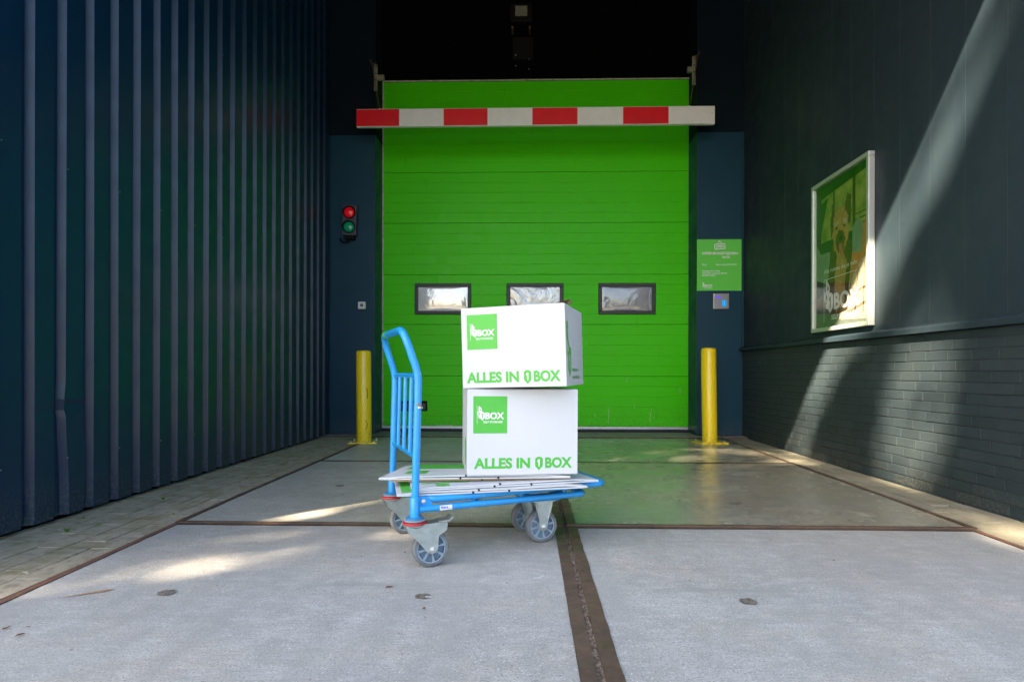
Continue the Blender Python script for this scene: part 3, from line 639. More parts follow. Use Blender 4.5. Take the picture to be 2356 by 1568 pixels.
# ================================================================== traffic light, button, sign, keypad, poster
yw = YB-.001
root = empty('traffic_light', (-2.241, yw, 2.70), 'small two lamp traffic light, red over green, on the left pillar', 'traffic light', rot=(0, R(1.5), 0))
def pl(mb, name, root, **k):
    o = mb.build(name, root, k.get('smooth', False), None, bevel=k.get('bevel', 0), angle=k.get('angle')); return o
m = MB(); m.cbox(-.086, .086, -.105, -.0, -.192, .192, .008, M['darkplastic']); 
m.cbox(-.06, .06, -.07, -.0, -.235, -.190, .006, M['blackplastic']); pl(m, 'housing', root)
for z, mt, lb in ((.092, 'redlens', 'red lamp'), (-.090, 'greenlens', 'green lamp')):
    F = frame((0, -.105, z), (1, 0, 0), (0, 0, 1), (0, -1, 0))
    m = MB(); m.lathe([(.078, 0), (.078, .006), (.071, .010), (.070, .002), (.0715, .0)], M['blackplastic'], 32, F)
    rg = pl(m, 'lens_ring', root, smooth=True)
    m = MB(); m.lathe([(.064*math.cos(q*math.pi/18), .010+.030*math.sin(q*math.pi/18)) for q in range(9)]+[(.001, .040)], M[mt], 32, F); o = pl(m, 'lens', root, smooth=True); o['label'] = lb
    m = MB()                     # visor hood over each lamp
    vs = []
    for k in range(19):
        a = math.pi*(k/18); 
        for d, rr in ((.006, .080), (.030, .081)): vs.append(F @ Vector((rr*math.cos(a), rr*math.sin(a), d)))
    m.add(vs, [(2*k, 2*k+1, 2*k+3, 2*k+2) for k in range(18)], M['blackplastic']); pl(m, 'hood', root, smooth=True)
m = MB(); m.tube(path([(.0, -.05, -.22), (-.03, -.05, -.27), (-.11, -.04, -.26), (-.135, -.02, -.215)], .03), .011, M['blackplastic'], 10); pl(m, 'cable', root, smooth=True)

root = empty('push_button_box', (-2.10, yw, 1.64), 'small white switch box with a round lock on the left pillar', 'switch')
m = MB(); m.cbox(-.047, .047, -.05, 0, -.047, .047, .012, M['whiteplastic']); pl(m, 'housing', root)
F = frame((.004, -.05, 0), (1, 0, 0), (0, 0, 1), (0, -1, 0))
m = MB(); m.lathe([(.019, 0), (.019, .005), (.016, .007), (.001, .007)], M['darkplastic'], 24, F); k_ = pl(m, 'lock_cylinder', root, smooth=True)
m = MB(); m.box(-.0015, .0015, -.006, .006, .0072, .0076, M['whiteplastic'], F); pl(m, 'keyhole', k_)

root = empty('opening_hours_sign', (2.389, yw, 2.142), 'square green opening hours sign on the right pillar', 'sign')
W2, H2 = .284, .320
m = MB(); m.box(-W2, W2, -.004, 0, -H2, H2, M['green_sign']); pl(m, 'board', root)
F = frame((-W2, -.0042, -H2), (1, 0, 0), (0, 0, 1), (0, -1, 0))      # F x,y in metres from lower left
sx = 2*W2/893; sy = 2*H2/995                                          # zoom pixels
def U(x, y): return ((x-88)*sx, (1060-y)*sy)
m = MB(); wk = M['white_ink']
def tx(t, x0, y0, x1, y1, b=.02, mat=None):
    a, b_ = U(x0, y1); c, d = U(x1, y0); put_text(m, t, a, b_, c, d, .0004, mat or wk, F, b)
tx('OPENINGSTIJDEN', 188, 310, 880, 375, .035); tx('1BOX', 580, 390, 735, 432, .035)
pl(m, 'title_lettering', root); m = MB()
tx('Pand:', 188, 540, 278, 570, .03); pl(m, 'hours_lettering', root); m = MB(); tx('Iedere dag 06:00-23:00', 458, 540, 858, 574, .03)
pl(m, 'hours_lettering', root); m = MB()
tx('Opslagruimte nodig?', 188, 664, 535, 698, .03); tx('Wij helpen u graag op afstand.', 188, 706, 675, 740, .03); tx('Bel 085 0160611', 188, 748, 455, 776, .03)
pl(m, 'contact_lettering', root); m = MB()
TO = F @ Matrix.Translation((*U(533, 205), 0)) @ Matrix.Rotation(.07, 4, 'Z')
def rrect(w_, h_, r_, n=5):
    out = []
    for cx, cy, a0 in ((w_-r_, h_-r_, 0), (-w_+r_, h_-r_, 90), (-w_+r_, -h_+r_, 180), (w_-r_, -h_+r_, 270)):
        for k in range(n+1): a = R(a0+90*k/n); out.append((cx+r_*math.cos(a), cy+r_*math.sin(a)))
    return out
ou = rrect(108*sx, 56*sy, .014); inn = rrect(94*sx, 40*sy, .009); nn = len(ou)
m.add([TO @ Vector((x, y, .0004)) for x, y in ou+inn], [(i, (i+1) % nn, nn+(i+1) % nn, nn+i) for i in range(nn)], wk)
put_text(m, 'OPEN', -82*sx, -27*sy, 82*sx, 27*sy, .0004, wk, TO, .03)
for s_ in (-1, 1):
    m.add([TO @ Vector(p) for p in ((s_*-2*sx, 100*sy, .0004), (s_*8*sx, 108*sy, .0004), (s_*52*sx, 56*sy, .0004), (s_*40*sx, 56*sy, .0004))], [(0, 1, 2, 3)], wk)
m.poly([(14*sx*math.cos(k), 104*sy+14*sy*math.sin(k)) for k in [q*math.pi/5 for q in range(10)]], .0006, wk, TO)
pl(m, 'open_symbol', root); m = MB()
emblem(m, *U(192, 1022), 200*sx, .0004, wk, M['green_sign'], F)
pl(m, 'logo', root)

root = empty('keypad', (2.398, yw, 1.687), 'steel access keypad with small blue display under the green sign', 'keypad')
m = MB(); m.cbox(-.097, .097, -.035, 0, -.097, .097, .006, M['keysteel']); pl(m, 'housing', root)
F = frame((0, -.0352, 0), (1, 0, 0), (0, 0, 1), (0, -1, 0))
m = MB(); m.box(-.073, -.002, .040, .064, 0, .001, M['display'], F); pl(m, 'display', root)
m = MB(); m.box(.005, .066, -.064, .016, 0, .002, M['cyan'], F); cy_ = pl(m, 'card_reader', root, bevel=.003)
m = MB()
for z in (-.008, -.036): m.lathe([(.006, .0022), (.005, .003)], M['white_ink'], 10, F @ Matrix.Translation((.036, z, 0)))
pl(m, 'indicator_dot', cy_)
for i in range(3):
    for j in range(4):
        m = MB(); m.cbox(-.072+i*.024, -.055+i*.024, -.062+j*.020, -.048+j*.020, 0, .003, .001, M['keys'], F); pl(m, 'key', root)
for i in (-1, 1):
    for j in (-1, 1):
        m = MB(); m.lathe([(.006, 0), (.005, .003), (.001, .0035)], M['zincbolt'], 10, F @ Matrix.Translation((i*.086, j*.086, 0))); pl(m, 'screw', root)

# poster case on the right wall: local x = along wall towards the viewer, local y = up, z = out of the wall
PY0, PY1, PZ0, PZ1 = 4.79, 5.75, 1.170, 2.525
PW, PH = PY1-PY0, PZ1-PZ0
root = empty('poster_case', (XP-.002, (PY0+PY1)/2, PZ0), 'framed glass poster case with a dog photo on the right wall', 'poster case')
root.matrix_world = frame((XP-.002, PY1, PZ0), (0, -1, 0), (0, 0, 1), (-1, 0, 0))
fw, th = .036, .050
for q in ((0, PW, 0, fw), (0, PW, PH-fw, PH), (0, fw, fw, PH-fw), (PW-fw, PW, fw, PH-fw)):
    m = MB(); m.cbox(q[0], q[1], q[2], q[3], 0, th, .005, M['frame']); pl(m, 'frame_rail', root)
for z in (.34, 1.0):
    m = MB(); m.lathe([(.009, 0), (.008, .004)], M['zincbolt'], 10, Matrix.Translation((PW-.012, z, th))); pl(m, 'lock', root)
def pm(name, c, c2, sc=14, rough=.6, am=.8): 
    return pbr(name, c, rough, n=[(sc, am, c2), (sc*4, .5, tuple(x*.6 for x in c))])
pb = pm('poster_dark_green', (.010, .060, .010), (.005, .03, .006), 5)
pf = pm('poster_foliage', (.16, .28, .03), (.55, .60, .18), 9)
pfd = pm('poster_window_bar', (.035, .035, .012), (.06, .05, .02), 10)
pgr = pm('poster_grey_green', (.18, .30, .20), (.30, .42, .30), 6)
pdk = pm('poster_dark_panel', (.01, .06, .02), (.008, .04, .012), 4)
pfur = pm('poster_fur_tan', (.60, .36, .13), (.30, .16, .05), 18)
pfurd = pm('poster_fur_dark', (.06, .035, .012), (.16, .10, .035), 30)
porg = pm('poster_orange_brick', (.66, .28, .08), (.50, .18, .05), 9)
pcream = pm('poster_cream_cloth', (.62, .50, .40), (.48, .36, .27), 7)
pfold = pm('poster_cloth_fold', (.26, .17, .12), (.36, .25, .18), 9)
ptong = pm('poster_tongue', (.55, .16, .14), (.45, .12, .10), 20)
pblk = pm('poster_nose_black', (.012, .010, .008), (.02, .016, .012), 20)
pgreyb = pm('poster_grey_cloth', (.17, .18, .18), (.10, .11, .11), 8)
m = MB(); IW, IH = PW-2*fw, PH-2*fw
Tm = Matrix.Translation((fw, fw, .012))
def pp(pts, h, mat): m.poly([(x*IW, y*IH) for x, y in pts], h*.0004, mat, Tm)
pp(((0, 0), (1, 0), (1, 1), (0, 1)), 0, pb)
pp(((.10, .60), (.98, .60), (.98, .985), (.10, .92)), 1, pf)
pp(((.34, .58), (.37, .58), (.37, .95), (.34, .95)), 3, pfd); pp(((.70, .50), (.75, .50), (.75, .98), (.70, .98)), 3, pfd)
pp(((.0, .905), (1, .955), (1, 1), (0, 1)), 3, pb)
for z in (.62, .655, .69): pp(((.75, z), (1, z), (1, z+.008), (.75, z+.008)), 4, pfd)
pp(((.0, .60), (.06, .60), (.24, .90), (.0, .86)), 4, pdk)
pp(((.02, .48), (.30, .47), (.33, .60), (.04, .60)), 5, pdk)
pp(((.0, .35), (.22, .30), (.34, .44), (.28, .52), (.10, .52), (.0, .60)), 6, pgr)
pp(((.62, .20), (1, .20), (1, .70), (.86, .60), (.70, .48)), 4, porg)
pp(((.70, .46), (.86, .44), (.88, .62), (.80, .67), (.70, .62)), 5, pgr)
pp(((.0, .0), (1, .0), (1, .26), (.8, .30), (.5, .22), (.2, .26), (0, .20)), 7, pgreyb)
pp(((.46, .04), (1, .02), (1, .42), (.86, .40), (.66, .28), (.52, .16)), 8, pcream)
for a in ((.60, .10, .70, .34), (.74, .08, .80, .36), (.88, .06, .90, .38)): pp(((a[0], a[1]), (a[0]+.02, a[1]), (a[2]+.015, a[3]), (a[2], a[3])), 9, pfold)
pp(((.55, .05), (.95, .12), (.96, .14), (.55, .08)), 9, pfold); pp(((.62, .18), (1, .22), (1, .235), (.62, .20)), 9, pfold)
# dog: body, ears, head, muzzle, brows, eyes, nose, tongue (furry outlines)
def furry(pts, amp, seed, sub=7):
    r = random.Random(seed); out = []
    for i in range(len(pts)):
        a, b = pts[i], pts[(i+1) % len(pts)]
        for k in range(sub):
            t = k/sub; x = a[0]+(b[0]-a[0])*t; y = a[1]+(b[1]-a[1])*t; dx, dy = b[0]-a[0], b[1]-a[1]; L_ = math.hypot(dx, dy) or 1
            o = r.uniform(-amp, amp); out.append((x+dy/L_*o, y-dx/L_*o))
    return out
pp(furry(((.30, .06), (.62, .10), (.66, .36), (.70, .52), (.64, .58), (.36, .58), (.28, .48), (.26, .26)), .012, 1), 10, pfurd)
pp(furry(((.40, .10), (.56, .14), (.60, .40), (.55, .50), (.42, .50), (.38, .30)), .014, 2), 11, pfur)
pp(furry(((.31, .60), (.30, .72), (.33, .84), (.38, .78), (.40, .66)), .010, 3), 12, pfurd)
pp(furry(((.58, .66), (.56, .78), (.63, .86), (.69, .83), (.68, .66)), .010, 4), 12, pfurd)
pp(furry(((.36, .52), (.34, .64), (.37, .74), (.45, .79), (.56, .78), (.63, .72), (.64, .60), (.58, .51), (.46, .47)), .012, 5), 13, pfur)
pp(furry(((.41, .53), (.40, .60), (.46, .64), (.54, .63), (.58, .57), (.55, .50), (.47, .48)), .010, 6), 14, pfurd)
pp(((.46, .60), (.53, .60), (.53, .575), (.495, .56), (.46, .575)), 15, pblk)
pp(((.40, .665), (.435, .67), (.435, .65), (.40, .648)), 15, pblk); pp(((.55, .665), (.585, .66), (.585, .645), (.55, .648)), 15, pblk)
pp(((.465, .545), (.53, .545), (.535, .49), (.50, .455), (.47, .49)), 15, ptong)
pp(furry(((.37, .69), (.45, .71), (.46, .68), (.38, .665)), .008, 7), 16, pcream); pp(furry(((.54, .71), (.62, .69), (.61, .665), (.54, .68)), .008, 8), 16, pcream)
mw = M['white_ink']
put_text(m, 'Alle ruimte die je hebt', .17*IW, .367*IH, .80*IW, .405*IH, .0072, mw, Tm, .004)
pp(((.17, .330), (.80, .334), (.80, .338), (.17, .334)), 18, mw)
emblem(m, .17*IW, .035*IH, .66*IW, .0072, mw, pgreyb, Tm)
pl(m, 'poster_print', root)
m = MB(); m.box(fw, PW-fw, fw, PH-fw, .032, .035, M['glass']); pl(m, 'glass_pane', root)

# ================================================================== platform trolley
O = Vector((-.462, 2.475, 0)); UU = Vector((.926, .378, 0)); VV = Vector((-.378, .926, 0)); WD = .5476
UU.normalize(); VV.normalize()
root = empty('platform_trolley', (O.x, O.y, 0), 'blue steel platform trolley with a tall push handle and grey wheels', 'trolley')
root.matrix_world = frame(O, UU, VV)          # local: x along, y across, z up
B_ = M['blue']
lean = lambda z: .014*(z-.2)/.6
m = MB(); rp = .0150
hp = [(0, 0, .200), (lean(.79), 0, .790), (lean(.79)-.062, 0.012, .974), (lean(.79)-.062, WD-.012, .974), (lean(.79), WD, .790), (0, WD, .200)]
pts = [Vector(hp[0])]+arc_corner(hp[1], hp[0], hp[2], .22, 6)+arc_corner(hp[2], hp[1], hp[3], .075, 9)+arc_corner(hp[3], hp[2], hp[4], .075, 9)+arc_corner(hp[4], hp[3], hp[5], .22, 6)+[Vector(hp[5])]
m.tube(pts, rp+.0008, B_, 18); hd = pl(m, 'handle', root, smooth=True)
m = MB(); a_, b_ = Vector((lean(.79)-.062, WD-.150, .974)), Vector((lean(.79)-.062, WD-.100, .974)); m.tube([a_, b_], rp+.0022, M['green_ink'], 18); pl(m, 'green_sticker', hd, smooth=True)
m = MB(); m.lathe([(.001, 0), (.005, .0012), (.008, .0006), (.009, -.002)][::-1], M['kraft'], 9, frame((lean(.66)+.003, -rp-.0002, .667), (1, .2, 0), (0, 0, 1), (0, -1, 0))); m.tube([(lean(.66)+.006, -.004, .652), (lean(.66)+.0065, -.004, .660)], rp-.001, M['zinc'], 18); pl(m, 'bare_metal_chip', hd, smooth=True)
for z in (.452, .786):
    m = MB(); m.tube([(lean(z), .008, z), (lean(z), WD-.008, z)], .0098 if z < .5 else .0105, B_, 12); pl(m, 'cross_tube', root, smooth=True)
for k in (1, 2, 3):
    m = MB(); v = WD*k/4; m.tube([(lean(.452), v, .452), (lean(.786), v, .786)], .0088, B_, 12); pl(m, 'handle_bar', root, smooth=True)
for v in (0, WD):
    m = MB(); m.lathe([(.0200, .208), (.0200, .285), (.0175, .290)], B_, 20, Matrix.Translation((0, v, 0))); pl(m, 'post_sleeve', root, smooth=True)
# lower frame, tapered
tp = .098
lo = [(.018, 0, .238), (.83, tp, .230), (.83, WD-tp, .230), (.018, WD, .238)]
m = MB(); m.tube(path([Vector(p) for p in lo], .05), .0138, B_, 14); fr = pl(m, 'lower_frame', root, smooth=True)
F = frame(Vector((.105, .0115, .237))+Vector((0, -.0143, 0)), Vector((.812, tp, -.008)), Vector((0, 0, 1)))
m = MB(); m.box(0, .054, -.009, .011, -.002, .0005, M['white'], F); put_text(m, 'fetra', .004, -.003, .036, .0085, .001, M['display'], F, .03); put_text(m, 'gmbh', .036, -.0065, .050, -.003, .001, M['darkplastic'], F, .02); pl(m, 'maker_sticker', fr)
for u in (.30, .56, .72):
    m = MB(); v0 = tp*(u/.83); m.tube([(u, v0+.01, .229), (u, WD-v0-.01, .229)], .011, B_, 10); pl(m, 'cross_brace', root, smooth=True)
m = MB(); m.tube([(.008, .03, .272), (.008, WD-.03, .272)], .012, B_, 10); pl(m, 'cross_brace', root, smooth=True)
# hinge plates
for v, s_ in ((.012, -1), (WD-.012, 1)):
    m = MB(); F = frame((0, v, 0), (1, 0, 0), (0, 0, 1), (0, -1, 0)); m.prism([(.010, .248), (.075, .248), (.072, .262), (.056, .282), (.040, .290), (.016, .290), (.010, .282)], -.003, .003, B_, F); hg = pl(m, 'hinge_plate', root)
    m = MB(); m.lathe([(.0095, .003), (.0095, .008), (.006, .009), (.006, .012), (.001, .013)], M['zincbolt'], 6, F @ Matrix.Translation((.038, .268, 0))); pl(m, 'hinge_bolt', hg)
# tray
tr = [(.050, .020, .272), (.925, .080, .276), (.925, WD-.080, .276), (.050, WD-.020, .272)]
m = MB(); m.tube(path([Vector(p) for p in tr], .055, True), .0150, B_, 14, closed=True); ty = pl(m, 'tray_frame', root, smooth=True)
m = MB(); m.prism([(.06, .03), (.91, .09), (.91, WD-.09), (.06, WD-.03)], .262, .2655, M['kraft']); pl(m, 'deck_board', root)
m = MB()
for k in range(1, 4): m.tube([(.05+.22*k, .03+.015*k, .256), (.05+.22*k, WD-.03-.015*k, .256)], .008, B_, 8)
pl(m, 'deck_support', root, smooth=True)

def wheel_mesh(name_parent, T, rad=.077, half=.019):
    """wheel about local z through T; returns tyre with hub"""
    m = MB(); m.lathe([(rad*.80, -half), (rad*.93, -half), (rad*.985, -half*.75), (rad, -half*.3), (rad, half*.3), (rad*.985, half*.75), (rad*.93, half), (rad*.80, half), (rad*.80, half*.5), (rad*.80, -half*.5), (rad*.80, -half)][:9]+[(rad*.79, half*.4), (rad*.79, -half*.4)], M['tyre'], 48, T)
    # close inner side ring only
    m.f = m.f[:-2]; m.m = m.m[:-2]
    whl = bpy.data.objects.new('wheel', None); COL.objects.link(whl); whl.parent = name_parent
    o = m.build('tyre', whl, True, angle=35)
    h = MB()
    N_ = 48
    h.lathe([(rad*.72, -half*.85), (rad*.795, -half*.85), (rad*.795, half*.85), (rad*.72, half*.85)], M['greyhub'], N_, T); h.f = h.f[:-2]; h.m = h.m[:-2]
    h.f += [(0,)*0] if False else []
    base = len(h.v)
    h.lathe([(rad*.22, -half), (rad*.27, -half*.9), (rad*.27, half*.9), (rad*.22, half)], M['greyhub'], 24, T)
    h.lathe([(rad*.75, -.003), (rad*.75, .003)], M['web'], N_, T)          # recessed web
    for k in range(8):
        a = k*math.pi/4+.2
        p1 = []; p2 = []
        for i in range(6):
            t = i/5; r_ = rad*(.25+.49*t); wd = .0022+.0035*(abs(t-.0)**2)+.001*(1-t); sw = 0
            c, s__ = math.cos(a+sw), math.sin(a+sw)
            p1.append((r_*c-s__*wd, r_*s__+c*wd)); p2.append((r_*c+s__*wd, r_*s__-c*wd))
        h.prism(p1+p2[::-1], -half*.72, half*.72, M['greyhub'], T)
    h.build('hub', whl, True, angle=35)
    return whl
def bolt(parent, T, r_=.009):
    m = MB(); m.lathe([(r_*1.4, 0), (r_*1.4, .002), (r_, .0025), (r_, .008), (r_*.6, .009), (r_*.6, .013), (.001, .014)], M['zincbolt'], 6, T); return pl(m, 'axle_bolt', parent)
ZA = .077
# swivel casters (under the handle posts)
for v, ang in ((0, .06), (WD, .12)):
    cst = bpy.data.objects.new('swivel_caster', None); COL.objects.link(cst); cst.parent = root; cst.location = (0, v, 0); cst.rotation_euler = (0, 0, ang)
    # the caster rolls along local x, trails by .066
    S_ = lambda y: frame((0, y, 0), (1, 0, 0), (0, 0, 1), (0, -1, 0))
    m = MB(); m.lathe([(.028, .210), (.036, .208), (.036, .203), (.030, .202)], M['blueplastic'], 28); pl(m, 'flange', cst, smooth=True)
    m = MB(); m.lathe([(.040, .202), (.044, .200), (.044, .195), (.040, .193)], M['greyring'], 28); m.lathe([(.034, .192), (.048, .191), (.0495, .187), (.048, .183), (.040, .182)], M['redring'], 28); pl(m, 'bearing_ring', cst, smooth=True)
    m = MB(); m.lathe([(.046, .182), (.042, .174), (.030, .166), (.010, .165)], M['zinc'], 28)
    for s_ in (-1, 1):
        y_ = .030*s_
        m.prism([(-.045, .180), (-.032, .152), (.012, .108), (.040, .072), (.052, .062), (.066, .058), (.082, .064), (.090, .078), (.094, .130), (.116, .143), (.128, .152), (.132, .179), (.046, .180)], -.0016, .0016, M['zinc'], S_(y_))
    m.box(.03, .130, -.030, .030, .1795, .1825, M['zinc'])
    pl(m, 'fork', cst)
    if v == 0:
        m = MB(); m.prism([(.095, .184), (.140, .184), (.158, .200), (.153, .203), (.138, .190), (.095, .188)], -.028, .028, M['zinc'], S_(0)); pl(m, 'brake_pedal', cst)
    T = frame((.066, 0, ZA), (1, 0, 0), (0, 0, 1), (0, -1, 0))
    wheel_mesh(cst, T)
    bolt(cst, T @ Matrix.Translation((0, 0, .0318)))
# fixed casters
for v in (.180, .372):
    cst = bpy.data.objects.new('fixed_caster', None); COL.objects.link(cst); cst.parent = root; cst.location = (.640, v, 0)
    S_ = lambda y: frame((0, y, 0), (1, 0, 0), (0, 0, 1), (0, -1, 0))
    m = MB(); m.box(-.055, .055, -.045, .045, .196, .200, M['zinc'])
    for s_ in (-1, 1):
        m.prism([(-.052, .197), (-.034, .190), (-.022, .105), (-.018, .068), (-.010, .060), (.010, .060), (.018, .068), (.024, .105), (.046, .190), (.052, .197)], -.0016, .0016, M['zinc'], S_(.030*s_))
        for e_ in (-1, 1): m.prism([(.022*e_, .105), (.046*e_, .190), (.040*e_, .190), (.019*e_, .105)], .001, .007, M['zinc'], S_(.030*s_))
    pl(m, 'fork', cst)
    T = frame((0, 0, ZA), (1, 0, 0), (0, 0, 1), (0, -1, 0)); wheel_mesh(cst, T); bolt(cst, T @ Matrix.Translation((0, 0, .0318)))
    m = MB(); m.cbox(-.075, .075, -.05, .05, .2005, .218, .004, B_); pl(m, 'mounting_plate', cst)

# ================================================================== flattened cartons on the tray
def flat_carton(name, corners, z0, th_, label, seed, prints=(), mat=M['card'], layers=2, slots=(.35, .68), tilt=(0, 0)):
    """corners: near-left, near-right, far-right, far-left (x, y). Two boards with a folded edge along the near side."""
    r = random.Random(seed)
    root = empty(name, (corners[0][0], corners[0][1], z0), label, 'cardboard', 'flattened cartons stacked on the trolley')
    nl, nr, fr_, fl = [Vector((*c, 0)) for c in corners]
    def P(u, v): return nl*(1-u)*(1-v)+nr*u*(1-v)+fr_*u*v+fl*(1-u)*v
    bt = .0060
    for L_ in range(layers):
        m = MB(); nu, nv = 40, 6; gap = (th_-bt)/max(1, layers-1)*L_
        def Z(u, v): 
            edge = min(1, min(u, 1-u)*9)
            sag = 0.0018*math.sin(u*6+seed+L_)*math.sin(v*3+1)
            return z0+gap*(.35+.65*edge if L_ else 1)+(sag*edge if L_ else 0)+tilt[0]*u+tilt[1]*v
        top = []; bot = []
        for j in range(nv+1):
            for i in range(nu+1):
                u, v = i/nu, j/nv; p = P(u, v); top.append((p.x, p.y, Z(u, v)+bt)); bot.append((p.x, p.y, Z(u, v)))
        n1 = nu+1; K = len(top); fs = []
        idx = lambda i, j: j*n1+i
        m.add(top+bot, [(idx(i, j), idx(i+1, j), idx(i+1, j+1), idx(i, j+1)) for j in range(nv) for i in range(nu)]+[(K+idx(i, j), K+idx(i, j+1), K+idx(i+1, j+1), K+idx(i+1, j)) for j in range(nv) for i in range(nu)], mat)
        sides = [(idx(i, 0), K+idx(i, 0), K+idx(i+1, 0), idx(i+1, 0)) for i in range(nu)]+[(idx(0, j), idx(0, j+1), K+idx(0, j+1), K+idx(0, j)) for j in range(nv)]+[(idx(nu, j), K+idx(nu, j), K+idx(nu, j+1), idx(nu, j+1)) for j in range(nv)]+[(idx(i, nv), idx(i+1, nv), K+idx(i+1, nv), K+idx(i, nv)) for i in range(nu)]
        o = len(m.v)-2*K; m.f += [tuple(q+o for q in f) for f in sides]; m.m += [m.mi(mat)]*len(sides)
        pn = pl2(m, 'board', root)
        if L_ == layers-1 and prints:
            for (u0, v0, u1, v1, mt) in prints:
                mm = MB(); gv = []; a_, b_ = 12, 3
                for j in range(b_+1):
                    for i in range(a_+1):
                        u, v = u0+(u1-u0)*i/a_, v0+(v1-v0)*j/b_; p = P(u, v); gv.append((p.x, p.y, Z(u, v)+bt+.0012))
                mm.add(gv, [(j*(a_+1)+i, j*(a_+1)+i+1, (j+1)*(a_+1)+i+1, (j+1)*(a_+1)+i) for j in range(b_) for i in range(a_)], mt)
                pl2(mm, 'print', root)
        # flap slots cut into the near edge
        for s_ in slots[:1 if L_ else 2]:
            ms = MB()
            s2 = s_+.03*L_; p = P(s2, 0); q = P(s2, .05); d = (q-p); t = (nr-nl).normalized()*.0035
            z = Z(s2, 0)
            ms.add([(*(p-t*1.3-d.normalized()*.0012)[:2], z+bt+.0008), (*(p+t*1.3-d.normalized()*.0012)[:2], z+bt+.0008), (*(q+t*.6)[:2], Z(s2, .05)+bt+.0008), (*(q-t*.6)[:2], Z(s2, .05)+bt+.0008),
                    (*(p-t*1.3-d.normalized()*.0012)[:2], z-.0004), (*(p+t*1.3-d.normalized()*.0012)[:2], z-.0004)], [(0, 1, 2, 3), (0, 4, 5, 1)], M['hole'])
            pl2(ms, 'slot', root)
    # rounded folded corners at both ends joining the boards
    if layers > 1:
        for u in (0, 1):
            m = MB(); pts = []
            a = P(u, 0); b = P(u, 1)
            zc_ = z0+(th_-bt)*.175+bt/2+tilt[0]*u; rr = (th_-bt)*.175+bt/2
            m.tube([Vector((a.x, a.y, zc_)), Vector((b.x, b.y, zc_+tilt[1]))], max(.0042, rr), mat, 10); pl2(m, 'fold', root, smooth=True)
    return root
def pl2(mb, name, root, smooth=False):
    o = mb.build(name, root, smooth, root.matrix_world.translation if root.name.startswith(('flattened', 'moving')) else None)
    o.location = (0, 0, 0); return o
def fixloc(root): pass
bpy.context.view_layer.update()
GI, WI = M['green_ink'], M['white_ink']
def emp_world(name, loc): bpy.context.view_layer.update()
# root translation must be known: build with explicit location
def pl2(mb, name, root, smooth=False):
    r_ = root; off = Vector(r_.location)
    o = mb.build(name, root, smooth, off); o.location = (0, 0, 0); return o
flat_carton('flattened_carton', [(-.535, 2.492), (.262, 2.716), (.10, 3.02), (-.62, 2.83)], .2870, .0160, 'lowest flattened white carton on the trolley, with a green edge', 1, prints=((.02, .04, .07, .9, GI), (.09, .04, .10, .9, GI)), slots=(.38, .57))
flat_carton('flattened_carton', [(-.478, 2.515), (.318, 2.772), (.235, 2.99), (-.56, 2.86)], .3050, .0150, 'flattened white carton with a green logo, second from the bottom, reaching furthest right', 2, prints=((.12, .02, .19, .20, GI), (.05, .24, .30, .30, GI)), slots=(.42, .62))
flat_carton('flattened_carton', [(-.600, 2.632), (.196, 2.735), (.16, 2.98), (-.58, 2.96)], .3235, .0050, 'thin flattened carton showing its raw brown edge, just below the top one', 3, mat=M['kraft'], layers=1, slots=(.5,), prints=((0, .02, 1, .98, M['card']), (.02, .04, .98, .2, GI)))
flat_carton('flattened_carton', [(-.645, 2.632), (.185, 2.715), (.16, 3.01), (-.598, 2.975)], .3310, .0155, 'topmost flattened white carton with a wide green band, under the boxes', 4, prints=((.06, .60, .62, .97, GI), (.10, .20, .22, .42, GI), (.955, .05, .985, .9, GI)), slots=(.42, .62), tilt=(0, 0))

